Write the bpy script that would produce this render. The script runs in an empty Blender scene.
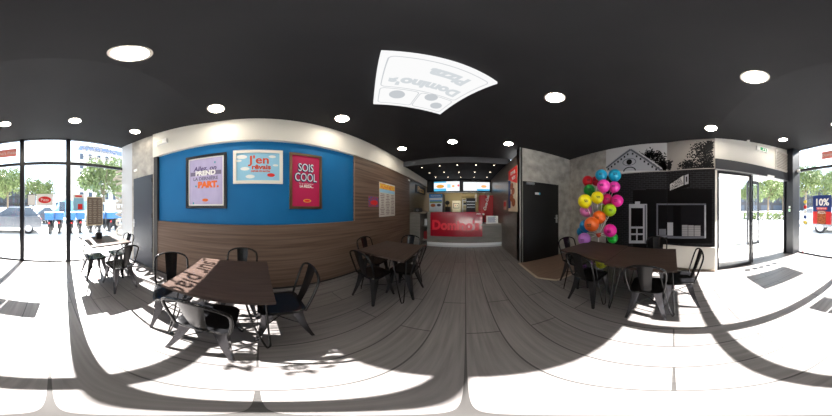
import bpy, math, random
from mathutils import Vector, Matrix, Euler
random.seed(7)
sc = bpy.context.scene
C = sc.collection
K = 1.4                      # eye height of the camera, every survey number below is in eye heights
PI = math.pi
CAM = Vector((0, 0, K))

# ------------------------------------------------------------------ survey helpers
def ray(px, py):
    a = math.radians((px - 465.7) * 0.43269); e = math.radians((208 - py) * 0.43269)
    return Vector((math.sin(a) * math.cos(e), math.cos(a) * math.cos(e), math.sin(e)))
def hit(px, py, p0, n):
    d = ray(px, py); n = Vector(n)
    return CAM + d * ((Vector(p0) - CAM).dot(n) / d.dot(n))
def hitx(px, py, X): return hit(px, py, (X, 0, 0), (1, 0, 0))
def hity(px, py, Y): return hit(px, py, (0, Y, 0), (0, 1, 0))
def hitz(px, py, Z): return hit(px, py, (0, 0, Z), (0, 0, 1))

# ------------------------------------------------------------------ materials
def lin(c):
    return tuple(((v / 255) / 12.92 if v / 255 <= .04045 else ((v / 255 + .055) / 1.055) ** 2.4) for v in c)
def rgb(r, g, b): return lin((r, g, b)) + (1,)
MATS = {}
def mat(name, col, rough=.5, metal=0, emis=None, es=0, spec=.5, noise=None, bump=None, coat=0):
    """noise = (scale vector, strength, col2, detail)"""
    if name in MATS: return MATS[name]
    m = bpy.data.materials.new(name); m.use_nodes = True
    nt = m.node_tree; b = nt.nodes['Principled BSDF']
    b.inputs['Base Color'].default_value = col
    b.inputs['Roughness'].default_value = rough
    b.inputs['Metallic'].default_value = metal
    b.inputs['Specular IOR Level'].default_value = spec
    b.inputs['Coat Weight'].default_value = coat
    if emis:
        b.inputs['Emission Color'].default_value = emis; b.inputs['Emission Strength'].default_value = es
    if noise:
        sv, lo, col2, det = noise
        tc = nt.nodes.new('ShaderNodeTexCoord'); mp = nt.nodes.new('ShaderNodeMapping')
        mp.inputs['Scale'].default_value = sv
        nz = nt.nodes.new('ShaderNodeTexNoise'); nz.inputs['Scale'].default_value = 1; nz.inputs['Detail'].default_value = det
        cr = nt.nodes.new('ShaderNodeValToRGB')
        cr.color_ramp.elements[0].position = .5 - lo; cr.color_ramp.elements[0].color = col
        cr.color_ramp.elements[1].position = .5 + lo; cr.color_ramp.elements[1].color = col2
        nt.links.new(tc.outputs['Object'], mp.inputs['Vector']); nt.links.new(mp.outputs[0], nz.inputs['Vector'])
        nt.links.new(nz.outputs['Fac'], cr.inputs[0]); nt.links.new(cr.outputs[0], b.inputs['Base Color'])
        if bump:
            bp = nt.nodes.new('ShaderNodeBump'); bp.inputs['Strength'].default_value = bump; bp.inputs['Distance'].default_value = .004
            nt.links.new(nz.outputs['Fac'], bp.inputs['Height']); nt.links.new(bp.outputs[0], b.inputs['Normal'])
    MATS[name] = m
    return m
def glass_mat(name, tint=(1, 1, 1, 1), refl=.06):
    m = bpy.data.materials.new(name); m.use_nodes = True; nt = m.node_tree
    nt.nodes.clear()
    o = nt.nodes.new('ShaderNodeOutputMaterial'); mx = nt.nodes.new('ShaderNodeMixShader')
    t = nt.nodes.new('ShaderNodeBsdfTransparent'); g = nt.nodes.new('ShaderNodeBsdfGlossy')
    lw = nt.nodes.new('ShaderNodeFresnel'); lw.inputs['IOR'].default_value = 1.35
    t.inputs['Color'].default_value = tint; g.inputs['Roughness'].default_value = .02
    nt.links.new(lw.outputs[0], mx.inputs[0]); nt.links.new(t.outputs[0], mx.inputs[1]); nt.links.new(g.outputs[0], mx.inputs[2])
    nt.links.new(mx.outputs[0], o.inputs[0]); MATS[name] = m
    return m
def brick_mat(name, c1, c2, mortar, bw, bh, ms, rot=0, rough=.6, grain=None, plane='xy', offs=.5, spec=.5, bump=0):
    m = bpy.data.materials.new(name); m.use_nodes = True; nt = m.node_tree; b = nt.nodes['Principled BSDF']
    b.inputs['Roughness'].default_value = rough; b.inputs['Specular IOR Level'].default_value = spec
    tc = nt.nodes.new('ShaderNodeTexCoord'); sp = nt.nodes.new('ShaderNodeSeparateXYZ'); cb = nt.nodes.new('ShaderNodeCombineXYZ')
    nt.links.new(tc.outputs['Object'], sp.inputs[0])
    a1, a2 = {'xy': ('X', 'Y'), 'yx': ('Y', 'X'), 'yz': ('Y', 'Z'), 'xz': ('X', 'Z')}[plane]
    nt.links.new(sp.outputs[a1], cb.inputs['X']); nt.links.new(sp.outputs[a2], cb.inputs['Y'])
    br = nt.nodes.new('ShaderNodeTexBrick'); br.inputs['Scale'].default_value = 1
    br.inputs['Brick Width'].default_value = bw; br.inputs['Row Height'].default_value = bh
    br.inputs['Mortar Size'].default_value = ms; br.inputs['Mortar Smooth'].default_value = .1
    br.inputs['Color1'].default_value = c1; br.inputs['Color2'].default_value = c2; br.inputs['Mortar'].default_value = mortar
    br.offset = offs
    nt.links.new(cb.outputs[0], br.inputs['Vector'])
    last = br.outputs['Color']
    if grain:
        mp = nt.nodes.new('ShaderNodeMapping'); mp.inputs['Scale'].default_value = grain[0]
        nz = nt.nodes.new('ShaderNodeTexNoise'); nz.inputs['Scale'].default_value = 1; nz.inputs['Detail'].default_value = 6
        nt.links.new(tc.outputs['Object'], mp.inputs['Vector']); nt.links.new(mp.outputs[0], nz.inputs['Vector'])
        cr = nt.nodes.new('ShaderNodeValToRGB')
        g0 = 1 - grain[1]; g1 = 1 + grain[1] * .5
        cr.color_ramp.elements[0].position = .3; cr.color_ramp.elements[0].color = (g0, g0, g0, 1)
        cr.color_ramp.elements[1].position = .7; cr.color_ramp.elements[1].color = (g1, g1, g1, 1)
        mx = nt.nodes.new('ShaderNodeMix'); mx.data_type = 'RGBA'; mx.blend_type = 'MULTIPLY'; mx.inputs[0].default_value = 1
        nt.links.new(nz.outputs['Fac'], cr.inputs[0]); nt.links.new(last, mx.inputs[6]); nt.links.new(cr.outputs[0], mx.inputs[7])
        last = mx.outputs[2]
    nt.links.new(last, b.inputs['Base Color'])
    if bump:
        bp = nt.nodes.new('ShaderNodeBump'); bp.inputs['Strength'].default_value = bump; bp.inputs['Distance'].default_value = .01
        bp.invert = True
        nt.links.new(br.outputs['Fac'], bp.inputs['Height']); nt.links.new(bp.outputs[0], b.inputs['Normal'])
    MATS[name] = m
    return m
def emit(name, col, s): return mat(name, (0, 0, 0, 1), .5, 0, col, s, spec=0)

GLASS = glass_mat('clear_glass')
M_floor = brick_mat('floor_planks', rgb(112, 108, 107), rgb(104, 100, 99), rgb(56, 54, 53), 1.6, .27, .006, plane='yx', rough=.42,
                    grain=((30, 1.6, 1), .28), offs=.37, bump=.3)
M_ceil = mat('black_ceiling', rgb(40, 40, 42), .75, noise=((2, 2, 2), .3, rgb(45, 45, 47), 3), spec=.2)
M_wood = mat('wall_wood', rgb(88, 70, 59), .5, noise=((6, .7, 26), .18, rgb(122, 102, 89), 6), spec=.3)
M_blue = mat('blue_paint', rgb(8, 103, 160), .6, noise=((3, 3, 3), .3, rgb(11, 108, 166), 2), spec=.3)
M_white = mat('white_paint', rgb(226, 224, 218), .6)
M_plaster = mat('grey_plaster', rgb(140, 137, 131), .5, noise=((5, 5, 5), .2, rgb(186, 182, 175), 7), bump=.2)
M_darkfr = mat('dark_frame', rgb(22, 25, 33), .4)
M_blackmet = mat('black_metal', rgb(20, 20, 22), .26, .25, spec=.5)
M_steel = mat('brushed_steel', rgb(190, 192, 196), .3, .9)
M_tabletop = mat('dark_wood_top', rgb(52, 41, 37), .45, noise=((40, 3, 3), .2, rgb(70, 57, 51), 6), spec=.15)
M_black = mat('matte_black', rgb(20, 20, 22), .5)
M_doorbk = mat('black_door', rgb(12, 12, 14), .45)
M_doorgr = mat('slate_door', rgb(62, 68, 80), .4)
M_red = mat('red_gloss', rgb(158, 4, 32), .12, spec=.6, coat=.3)
M_redtxt = mat('bright_red', rgb(226, 24, 50), .3)
M_grey = mat('grey_laminate', rgb(112, 110, 106), .45, noise=((2, 30, 20), .25, rgb(136, 133, 128), 5))
M_corr = mat('corridor_tile', rgb(84, 76, 70), .28, noise=((4, 3, 22), .25, rgb(112, 104, 98), 6), spec=.6)
M_kbeige = mat('kitchen_beige', rgb(150, 134, 96), .6)
M_cream = mat('cream_base', rgb(205, 203, 196), .5)
M_pave = mat('pavement', rgb(196, 194, 190), .8, noise=((1, 1, 1), .3, rgb(206, 204, 200), 5))

# ------------------------------------------------------------------ object helpers
def tag(o, label=None, cat=None, group=None, kind=None):
    if label: o['label'] = label
    if cat: o['category'] = cat
    if group: o['group'] = group
    if kind: o['kind'] = kind
    return o
def thing(name, loc, label=None, cat=None, group=None, rz=0, kind=None):
    o = bpy.data.objects.new(name, None); C.objects.link(o); o.empty_display_size = .1
    o.location = loc; o.rotation_euler = (0, 0, rz)
    return tag(o, label, cat, group, kind)
def struct(name, loc=(0, 0, 0)): return thing(name, loc, kind='structure')
class MB:
    def __init__(s): s.v = []; s.f = []
    def box(s, x0, x1, y0, y1, z0, z1, M=None):
        n = len(s.v)
        vs = [Vector((x, y, z)) for z in (z0, z1) for y in (y0, y1) for x in (x0, x1)]
        if M: vs = [M @ v for v in vs]
        s.v += vs
        s.f += [tuple(n + i for i in q) for q in ((0, 2, 3, 1), (4, 5, 7, 6), (0, 1, 5, 4), (2, 6, 7, 3), (0, 4, 6, 2), (1, 3, 7, 5))]
        return s
    def slab(s, pts, nvec, t):
        """polygon of 3d points given thickness t along nvec"""
        n = len(s.v); k = len(pts); nv = Vector(nvec) * t
        s.v += [Vector(p) for p in pts] + [Vector(p) + nv for p in pts]
        s.f += [tuple(n + i for i in range(k)), tuple(n + k + i for i in reversed(range(k)))]
        s.f += [(n + i, n + k + i, n + k + (i + 1) % k, n + (i + 1) % k) for i in range(k)]
        return s
    def loft(s, rings, cap=True):
        n = len(s.v); k = len(rings[0])
        for r in rings: s.v += [Vector(p) for p in r]
        for j in range(len(rings) - 1):
            for i in range(k):
                a = n + j * k + i; b = n + j * k + (i + 1) % k
                s.f.append((a, b, b + k, a + k))
        if cap:
            s.f.append(tuple(n + i for i in reversed(range(k))))
            e = n + (len(rings) - 1) * k; s.f.append(tuple(e + i for i in range(k)))
        return s
    def lathe(s, prof, c=(0, 0, 0), seg=24, axis='z', cap=True):
        rings = []
        for r, h in prof:
            ring = []
            for i in range(seg):
                a = 2 * PI * i / seg; x, y = r * math.cos(a), r * math.sin(a)
                p = {'z': (x, y, h), 'x': (h, x, y), 'y': (y, h, x)}[axis]
                ring.append(Vector(p) + Vector(c))
            rings.append(ring)
        return s.loft(rings, cap)
    def cyl(s, c, r, h, seg=20, axis='z'): return s.lathe([(r, 0), (r, h)], c, seg, axis)
    def tube(s, pts, r, seg=8, closed=False):
        pts = [Vector(p) for p in pts]; n = len(pts); rings = []; up = None
        for i, p in enumerate(pts):
            if closed: t = pts[(i + 1) % n] - pts[i - 1]
            else: t = pts[min(i + 1, n - 1)] - pts[max(i - 1, 0)]
            t.normalize()
            if up is None: up = Vector((0, 0, 1)) if abs(t.z) < .9 else Vector((1, 0, 0))
            a = t.cross(up).normalized(); b = a.cross(t).normalized(); up = b
            rr = r[i] if isinstance(r, (list, tuple)) else r
            rings.append([p + (a * math.cos(2 * PI * k / seg) + b * math.sin(2 * PI * k / seg)) * rr for k in range(seg)])
        if closed: rings.append(rings[0])
        return s.loft(rings, not closed)
    def sphere(s, c, r, seg=16, rings=10, sc=(1, 1, 1)):
        prof = []
        c = Vector(c); rs = []
        for j in range(rings + 1):
            t = PI * j / rings; rad = max(math.sin(t), .01) * r
            rs.append([c + Vector((rad * math.cos(2 * PI * i / seg) * sc[0], rad * math.sin(2 * PI * i / seg) * sc[1], -math.cos(t) * r * sc[2])) for i in range(seg)])
        return s.loft(rs)
    def build(s, name, m, parent=None, world=False, smooth=None, label=None, keep=False):
        vs = s.v; off = Vector((0, 0, 0)); loc = Vector((0, 0, 0))
        if parent is not None:
            if world:
                p = parent
                while p is not None: off += p.location; p = p.parent
        elif not keep:
            lo = Vector([min(v[i] for v in vs) for i in range(3)]); hi = Vector([max(v[i] for v in vs) for i in range(3)])
            off = Vector(((lo.x + hi.x) / 2, (lo.y + hi.y) / 2, lo.z)); loc = off
        me = bpy.data.meshes.new(name); me.from_pydata([tuple(v - off) for v in vs], [], s.f); me.update()
        import bmesh
        bm = bmesh.new(); bm.from_mesh(me); bmesh.ops.recalc_face_normals(bm, faces=bm.faces); bm.to_mesh(me); bm.free()
        if smooth is not None:
            me.shade_smooth(); me.set_sharp_from_angle(angle=math.radians(smooth))
        me.materials.append(m if not isinstance(m, str) else MATS[m])
        o = bpy.data.objects.new(name, me); C.objects.link(o); o.location = loc
        if parent is not None: o.parent = parent
        if label: o['label'] = label
        return o
def box(name, m, x0, x1, y0, y1, z0, z1, parent=None, **k): return MB().box(x0, x1, y0, y1, z0, z1).build(name, m, parent, **k)
def sbox(name, m, *a):
    o = box(name, m, *a, keep=True); o['kind'] = 'structure'; return o
def copy_tree(o, parent=None):
    c = o.copy(); C.objects.link(c)
    if parent is not None: c.parent = parent
    for ch in list(o.children): copy_tree(ch, c)
    return c
def frame3(right, up):
    r = Vector(right).normalized(); u = Vector(up); u = (u - r * u.dot(r)).normalized(); return r, u, r.cross(u)
def text(name, body, size, m, org, right, up, parent, ext=.001, align='CENTER', sx=1, bold=0, world=True, shear=0, fit=None):
    cu = bpy.data.curves.new(name, 'FONT'); cu.body = body; cu.size = size; cu.align_x = align; cu.align_y = 'CENTER'
    cu.extrude = ext; cu.offset = bold; cu.shear = shear; cu.resolution_u = 3
    t = bpy.data.objects.new(name, cu); C.objects.link(t)
    dg = bpy.context.evaluated_depsgraph_get(); me = bpy.data.meshes.new_from_object(t.evaluated_get(dg))
    bpy.data.objects.remove(t)
    r, u, n = frame3(right, up); o3 = Vector(org)
    if fit:
        xs = [v.co.x for v in me.vertices]; sx = fit / (max(xs) - min(xs))
    off = Vector((0, 0, 0))
    if parent is not None and world:
        p = parent
        while p is not None: off += p.location; p = p.parent
    for v in me.vertices: v.co = o3 + r * v.co.x * sx + u * v.co.y + n * v.co.z - off
    me.materials.clear(); me.materials.append(m)
    o = bpy.data.objects.new(name, me); C.objects.link(o)
    if parent is not None: o.parent = parent
    return o
class Panel:
    """flat thing with a local frame: origin at centre, r/u in metres, n towards the viewer"""
    def __init__(s, org, right, up): s.o = Vector(org); s.r, s.u, s.n = frame3(right, up)
    def p(s, a, b, d=0): return s.o + s.r * a + s.u * b + s.n * d
    def rect(s, a0, a1, b0, b1, d, t, mb=None):
        mb = mb or MB()
        return mb.slab([s.p(a0, b0, d), s.p(a1, b0, d), s.p(a1, b1, d), s.p(a0, b1, d)], s.n, t)
    def poly(s, pts, d, t, mb=None):
        mb = mb or MB(); return mb.slab([s.p(a, b, d) for a, b in pts], s.n, t)
    def ell(s, a, b, ra, rb, d, t, mb=None, seg=24):
        return s.poly([(a + ra * math.cos(2 * PI * i / seg), b + rb * math.sin(2 * PI * i / seg)) for i in range(seg)], d, t, mb)
    def text(s, name, body, size, m, a, b, d, parent, **k): return text(name, body, size, m, s.p(a, b, d), s.r, s.u, parent, **k)

# ------------------------------------------------------------------ the room shell
H = 1.128 * K + K            # main ceiling
YS = -.53 * K                # crease of the ceiling
YW = -2.35 * K               # window wall
HW = 2.352 * K               # ceiling at the window
XL, XB = -1.42 * K, -1.455 * K
YD = 2.10 * K                # black door wall
XR = 2.10 * K
XC = .91 * K                 # corridor wall
YB = 2.79 * K; ZB = 2.02 * K # beam and low ceiling
YH = 4.7 * K                 # kitchen header
YK = 6.3 * K                 # kitchen back wall
def zc(y): return H if y >= YS else H + (HW - H) * (YS - y) / (YS - YW)

sbox('floor', M_floor, -2.6, 3.3, YW - .04, YK, -.1, 0)
mb = MB(); mb.box(-2.6, 3.3, YS, YB, H, H + .12); mb.build('ceiling', M_ceil, keep=True)['kind'] = 'structure'
mb = MB(); mb.slab([(-2.6, YS, H), (3.3, YS, H), (3.3, YW - .1, zc(YW - .1)), (-2.6, YW - .1, zc(YW - .1))], (0, 0, 1), .1)
mb.build('ceiling_front', M_ceil, keep=True)['kind'] = 'structure'
sbox('ceiling_counter', M_ceil, -2.6, XC + .1, YB, YK, ZB, ZB + .3)
sbox('trim_1', mat('beam_grey', rgb(74, 74, 78), .6), XL, XC, YB - .03, YB, ZB - .03, H)

# left side: white bulkhead, blue wall, wood wainscot, tall wood panel
YP0, YP1 = 1.28 * K, 3.145 * K
YA = -1.34 * K
zb = K + .80 * K             # underside of the bulkhead
mb = MB()
mb.slab([(XL - .3, YA - .12, zb), (XL - .3, YK, zb), (XL - .3, YK, ZB), (XL - .3, YB, ZB), (XL - .3, YB, H), (XL - .3, YS, H), (XL - .3, YA - .12, zc(YA - .12))], (1, 0, 0), .32)
mb.build('wall_left_bulkhead', mat('bulkhead_white', rgb(222, 219, 210), .6), keep=True)['kind'] = 'structure'
sbox('wall_left', M_blue, XB - .3, XB, YA, YP0, 0, zb)
sbox('wall_left_wainscot', M_wood, XB, XL, YA, YP0, 0, .812 * K)
sbox('wall_left_panel', M_wood, XB - .3, XL, YP0, YP1, 0, zb)
sbox('trim_2', mat('beige_edge', rgb(150, 128, 104), .5), XL, XL + .004, YP0 - .012, YP0, .812 * K, zb)
sbox('baseboard_left', M_black, XL, XL + .012, YA, YP1, 0, .03)
sbox('wall_left_counter', M_corr, XB - .3, XB, YP1, YK, 0, zb)
# slate side wall with a dark door
sbox('wall_left_front', M_plaster, XL - .3, XL - .01, YW, YA - .11, 0, HW + .1)
sbox('trim_3', mat('post_dark', rgb(54, 52, 54), .5), XL - .1, XL + .012, YA - .1, YA, 0, zb)
sbox('trim_4', mat('reveal_pale', rgb(196, 200, 206), .5), XL - .01, XL - .004, YW, -1.99 * K, 0, HW)
# right side
sbox('wall_right_back', M_plaster, XC, 3.3, YD, YD + .2, 0, H)
sbox('wall_right_plaster', M_plaster, XR, XR + .2, 1.178 * K, YD, 0, H)
sbox('wall_right', M_black, XR, XR + .2, .106 * K, 1.178 * K, 0, H)
XE = 1.86 * K; YE = -.60 * K
BN = Vector((YE - .106 * K, -(XE - XR), 0)).normalized()     # into the room
if BN.x > 0: BN = -BN
mb = MB(); mb.slab([(XR, .106 * K, 0), (XE, YE, 0), (XE, YE, zc(YE) ), (XR, YS + .0, H), (XR, .106 * K, H)][:3] + [(XR + (XE - XR), YE, H + .02), (XR, .106 * K, H)], -BN, .15)
mb.build('wall_right_angled', M_black, keep=True)['kind'] = 'structure'
sbox('wall_corridor', M_corr, XC, XC + .06, YD + .2, YK, 0, ZB)
sbox('wall_corridor_end', M_corr, XC, XC + .0601, YD, YD + .2, 0, H)
sbox('trim_5', M_steel, XC - .012, XC + .02, YD - .012, YD + .01, 0, H)
sbox('trim_6', M_black, XC + .02, XC + .06, YD - .008, YD, 0, H)
# entrance bulkhead, door operator beam, pillar
XG = 1.88 * K
mb = MB(); mb.slab([(XE, YE, 1.76 * K), (XE, YW, 1.76 * K), (XE, YW, HW), (XE, YE, zc(YE))], (1, 0, 0), .25)
mb.build('wall_entrance_bulkhead', M_white, keep=True)['kind'] = 'structure'
sbox('wall_pillar', M_darkfr, 1.70 * K, XG + .1, YW - .05, -2.14 * K, 0, HW)
sbox('trim_7', M_white, XE - .005, XG + .05, YE - .045, YE, 0, 1.6 * K)
# kitchen shell
sbox('wall_kitchen_back', M_kbeige, -2.6, XC + .1, YK, YK + .1, 0, ZB)
sbox('wall_kitchen_header', M_black, XL, XC, YH, YH + .12, 1.555 * K, ZB)
# outside ground
sbox('ground_outside', M_pave, -70, 70, -110, YW - .04, -.12, -.02)
sbox('ground_outside_side', M_pave, 3.3, 70, YW - .04, 40, -.12, -.02)

# ------------------------------------------------------------------ windows
def window(n, x0, x1, zt=1.827 * K):
    r = struct(f'window_{n}', ((x0 + x1) / 2, YW, 0))
    mb = MB(); t = .035
    mb.box(x0, x1, YW - .03, YW + .03, 0, .035); mb.box(x0, x1, YW - .03, YW + .03, zt - .035, zt + .035)
    mb.box(x0, x1, YW - .03, YW + .03, HW - .02, HW + .02)
    mb.build('window_frame', M_darkfr, r, world=True)
    box('window_glass', GLASS, x0, x1, YW - .003, YW + .003, .035, zt - .035, r, world=True)
    box('window_glass', GLASS, x0, x1, YW - .003, YW + .003, zt + .035, HW - .02, r, world=True)
m1, m2, mw = .493 * K, -.331 * K, .055
window(1, m1 + mw, 1.70 * K)
window(2, m2 + mw, m1 - mw)
window(3, -1.50 * K, m2 - mw)
for i, x in enumerate((m1, m2)): sbox(f'trim_{8 + i}', M_darkfr, x - mw, x + mw, YW - .06, YW + .05, 0, HW)
sbox('trim_10', M_darkfr, -1.50 * K - .06, -1.50 * K + .01, YW - .05, YW + .04, 0, HW)
sbox('wall_window_side', M_darkfr, -2.6, -1.50 * K - .05, YW - .05, YW, 0, HW)

# window lettering and posters
M_vinyl = mat('white_vinyl', rgb(244, 240, 232), .6)
wl = thing('window_lettering', (-.95 * K, YW + .012, 1.85 * K), 'white mirrored lettering on the upper pane of the left window', 'window sticker')
for b, zz, xx, ft in (('sur place,', 2.26, -.92, .62), ('Commandez et', 2.14, -.94, .72), ('emportez', 2.0, -.89, .57)):
    text('text_line', b, .25 if zz > 2.2 else .2, M_vinyl, (xx * K, YW + .006, zz * K), (1, 0, 0), (0, 0, 1), wl, ext=.002, bold=.003, fit=ft * K)
vl = thing('vertical_lettering', (-1.385 * K, YW + .012, .35 * K), 'large white OUVERT lettering running up the left window beside the slate door', 'window sticker')
text('text_line', 'OUVERT 7J/7', .40, M_vinyl, (-1.375 * K, YW + .006, 1.12 * K), (0, 0, 1), (-1, 0, 0), vl, ext=.002, bold=.018, fit=1.44 * K)

def poster(name, label, x0, x1, z0, z1, m, cat='poster', grp=None):
    r = thing(name, ((x0 + x1) / 2 * K, YW + .007, z0 * K), label, cat, grp)
    box('sheet', m, x0 * K, x1 * K, YW + .005, YW + .009, z0 * K, z1 * K, r, world=True)
    # seen from inside: right = -X
    P = Panel(((x0 + x1) / 2 * K, YW + .009, (z0 + z1) / 2 * K), (-1, 0, 0), (0, 0, 1))
    return r, P, (x1 - x0) * K / 2, (z1 - z0) * K / 2
M_navy = mat('poster_navy', rgb(22, 50, 120), .5); M_pred = mat('poster_red', rgb(222, 42, 40), .5); M_pap = mat('paper_white', rgb(240, 240, 238), .6)
M_food = mat('food_print', rgb(200, 110, 40), .5, noise=((25, 25, 25), .15, rgb(120, 40, 20), 3))
M_sky = mat('print_sky', rgb(150, 205, 232), .5)
r, P, w, h = poster('promotion_poster', 'blue and red 10% discount poster on the right window pane', .94, 1.34, .68, 1.25, M_navy)
P.rect(-w, w, -h, -.05, 0, .001).build('red_band', M_pred, r, world=True)
P.rect(-.14, .12, -h, -.02, .001, .001).build('photo_print', M_food, r, world=True)
P.rect(-.16, .16, .0, .07, .001, .001).build('red_label', M_pred, r, world=True)
P.text('text_line', '10%', .26, M_pap, 0, .2, .001, r, bold=.008)
P.text('text_line', 'DE REMISE', .06, M_pap, 0, .035, .002, r)
P.text('text_line', 'PIZZA', .09, M_pap, 0, -.08, .002, r)
r, P, w, h = poster('white_notice', 'blank white square notice on the centre window pane', .245, .40, 1.04, 1.25, M_pap)
P.rect(-w, w, -h, h, 0, .0005).build('border', mat('thin_grey', rgb(60, 60, 75), .6), r, world=True)
P.rect(-w + .016, w - .016, -h + .016, h - .016, .0005, .0005).build('face', M_pap, r, world=True)
r, P, w, h = poster('logo_poster', 'white poster with a red oval on the centre window pane', -.06, .235, 1.04, 1.25, M_pap)
P.ell(0, 0, .16, .085, .0, .001).build('oval', M_pred, r, world=True)
P.text('text_line', 'Pizza', .1, M_pap, 0, 0, .001, r)
r, P, w, h = poster('red_headed_poster', 'pale poster with red heading beside the second mullion on the left window', -.62, -.42, .96, 1.25, M_pap)
P.rect(-w + .01, w - .01, -h, h - .1, 0, .001).build('sky_print', M_sky, r, world=True)
P.rect(-.09, .09, h - .07, h - .03, 0, .001).build('red_heading', M_pred, r, world=True)
P.rect(-.02, .1, -h + .02, -h + .16, .001, .001).build('red_print', M_pred, r, world=True)
M_menu = mat('menu_print', rgb(120, 108, 96), .6)
r, P, w, h = poster('menu_board', 'framed grey menu sheet hanging in the left window above the table', -.985, -.68, .68, 1.2, M_menu, 'menu')
mb = MB()
for a in (-1, 1): P.rect(a * w - .012, a * w + .012, -h, h, -.004, .012, mb); P.rect(-w, w, a * h - .012, a * h + .012, -.004, .012, mb)
mb.build('picture_frame', mat('cream_wood', rgb(222, 208, 180), .5), r, world=True)
mb = MB()
for c in (-.13, 0, .13):
    for q in range(13):
        ww = random.uniform(.03, .055); P.rect(c - ww, c + ww, h - .08 - q * .048, h - .065 - q * .048, 0, .001, mb)
mb.build('menu_lines', mat('menu_ink', rgb(190, 180, 168), .6), r, world=True)
for i, (z, m, lb) in enumerate(((1.13, 'poster_yellow', 'yellow'), (1.02, 'poster_red', 'red'), (.92, 'paper_white', 'white'), (.81, 'poster_navy', 'navy'), (.7, 'poster_yellow', 'yellow'))):
    mat('poster_yellow', rgb(240, 214, 90), .5)
    lbl = ['topmost yellow round sticker', 'red round sticker just under the topmost one', 'white round sticker in the middle', 'navy round sticker fourth from the top', 'lowest yellow round sticker'][i] + ' of the column on the right window'
    P = Panel((1.53 * K, YW + .005, z * K), (-1, 0, 0), (0, 0, 1))
    o = P.ell(0, 0, .055, .055, 0, .002).build('round_sticker', MATS[m]); tag(o, lbl, 'sticker', 'sticker column on the window')
for x0, x1, lb in ((.66, .95, 'right window'),):
    r, P, w, h = poster('transom_sticker', 'pale red logo sticker across the upper panes of the right window', .60, 1.14, 2.0, 2.17, mat('pale_red', rgb(240, 150, 140), .6), 'window sticker')
    P.text('text_line', "Domino's Pizza", .12, M_pap, 0, 0, .001, r)

# ------------------------------------------------------------------ doors
d = struct('door_1', (XL, -1.69 * K, 0))
box('door_leaf', M_doorgr, XL - .02, XL + .004, -1.93 * K, -1.45 * K, 0, 1.53 * K, d, world=True)
mb = MB(); mb.box(XL + .004, XL + .012, -1.915 * K - .02, -1.915 * K + .02, .66 * K, .80 * K)
mb.tube([(XL + .01, -1.915 * K, .75 * K), (XL + .06, -1.915 * K, .75 * K), (XL + .065, -1.915 * K + .11, .75 * K)], .009); mb.build('door_handle', M_steel, d, world=True, smooth=40)
mb = MB()
for z in (.3, .85, 1.4): mb.cyl((XL + .012, -1.45 * K, z * K), .012, .09)
mb.build('hinges', M_black, d, world=True)
d = struct('door_2', (1.355 * K, YD, 0))
box('door_leaf', M_doorbk, .965 * K, 1.753 * K, YD - .03, YD + .01, 0, 1.475 * K, d, world=True)
box('door_closer', M_steel, 1.02 * K, 1.17 * K, YD - .09, YD - .03, 1.42 * K, 1.455 * K, d, world=True)
mb = MB(); mb.box(1.68 * K, 1.72 * K, YD - .04, YD - .03, .70 * K, .86 * K)
mb.tube([(1.70 * K, YD - .035, .80 * K), (1.70 * K, YD - .085, .80 * K), (1.62 * K, YD - .09, .80 * K)], .009); mb.build('door_handle', M_steel, d, world=True, smooth=40)
box('door_sign', M_pap, 1.20 * K, 1.31 * K, YD - .034, YD - .03, 1.245 * K, 1.285 * K, d, world=True)
box('sign_tab', mat('cyan_print', rgb(60, 180, 210), .5), 1.28 * K, 1.31 * K, YD - .036, YD - .034, 1.245 * K, 1.285 * K, d, world=True)
# sliding entrance door
d = struct('door_3', (XG, -1.4 * K, 0))
y0, y1 = YE - .05, -1.235 * K
mb = MB(); fr = .03; zd = 1.57 * K
mb.box(XG - .02, XG + .02, y1, y1 + .04, 0, zd); mb.box(XG - .02, XG + .02, y0 - .04, y0, 0, zd)
mb.box(XG - .02, XG + .02, y1, y0, 0, .07); mb.box(XG - .02, XG + .02, y1, y0, zd - .05, zd)
mb.build('door_frame', M_darkfr, d, world=True)
box('door_glass', GLASS, XG - .005, XG + .005, y1 + .04, y0 - .04, .07, zd - .05, d, world=True)
box('operator_beam', mat('operator_dark', rgb(58, 60, 66), .35), XE - .04, XG + .1, YW + .01, YE, 1.575 * K, 1.76 * K, d, world=True)
box('beam_rail', M_steel, XE - .046, XE - .04, YW + .31, YE, 1.575 * K, 1.59 * K, d, world=True)
box('door_sensor', M_pap, XE - .08, XE - .04, -1.72 * K, -1.56 * K, 1.585 * K, 1.615 * K, d, world=True)
mb = MB(); mb.box(XG + .03, XG + .07, -1.3 * K, -1.3 * K + .04, 0, zd); mb.box(XG + .03, XG + .07, -2.14 * K, -2.1 * K, 0, zd)
mb.build('outer_jamb', M_darkfr, d, world=True)
# outer glazed lobby panel
d = struct('window_4', (3.0 * K, -1.6 * K, 0))
mb = MB()
for y in (-1.87, -2.22): mb.box(3.0 * K - .03, 3.0 * K + .03, y * K - .03, y * K + .03, -.02, 1.7 * K)
mb.box(3.0 * K - .03, 3.0 * K + .03, -2.22 * K, -1.87 * K, 1.66 * K, 1.75 * K); mb.box(3.0 * K - .03, 3.0 * K + .03, -2.22 * K, -1.87 * K, -.02, .06)
mb.build('window_frame', M_darkfr, d, world=True)
box('window_glass', GLASS, 3.0 * K - .004, 3.0 * K + .004, -2.2 * K, -1.88 * K, .06, 1.66 * K, d, world=True)
sbox('wall_lobby', mat('lobby_pale', rgb(206, 210, 214), .5), XG + .12, 3.0 * K, -.52 * K, -.45 * K, -.02, 1.76 * K)
sbox('ceiling_lobby', M_white, XG + .12, 3.0 * K + .1, -2.3 * K, -.45 * K, 1.762 * K, 1.82 * K)
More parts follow.
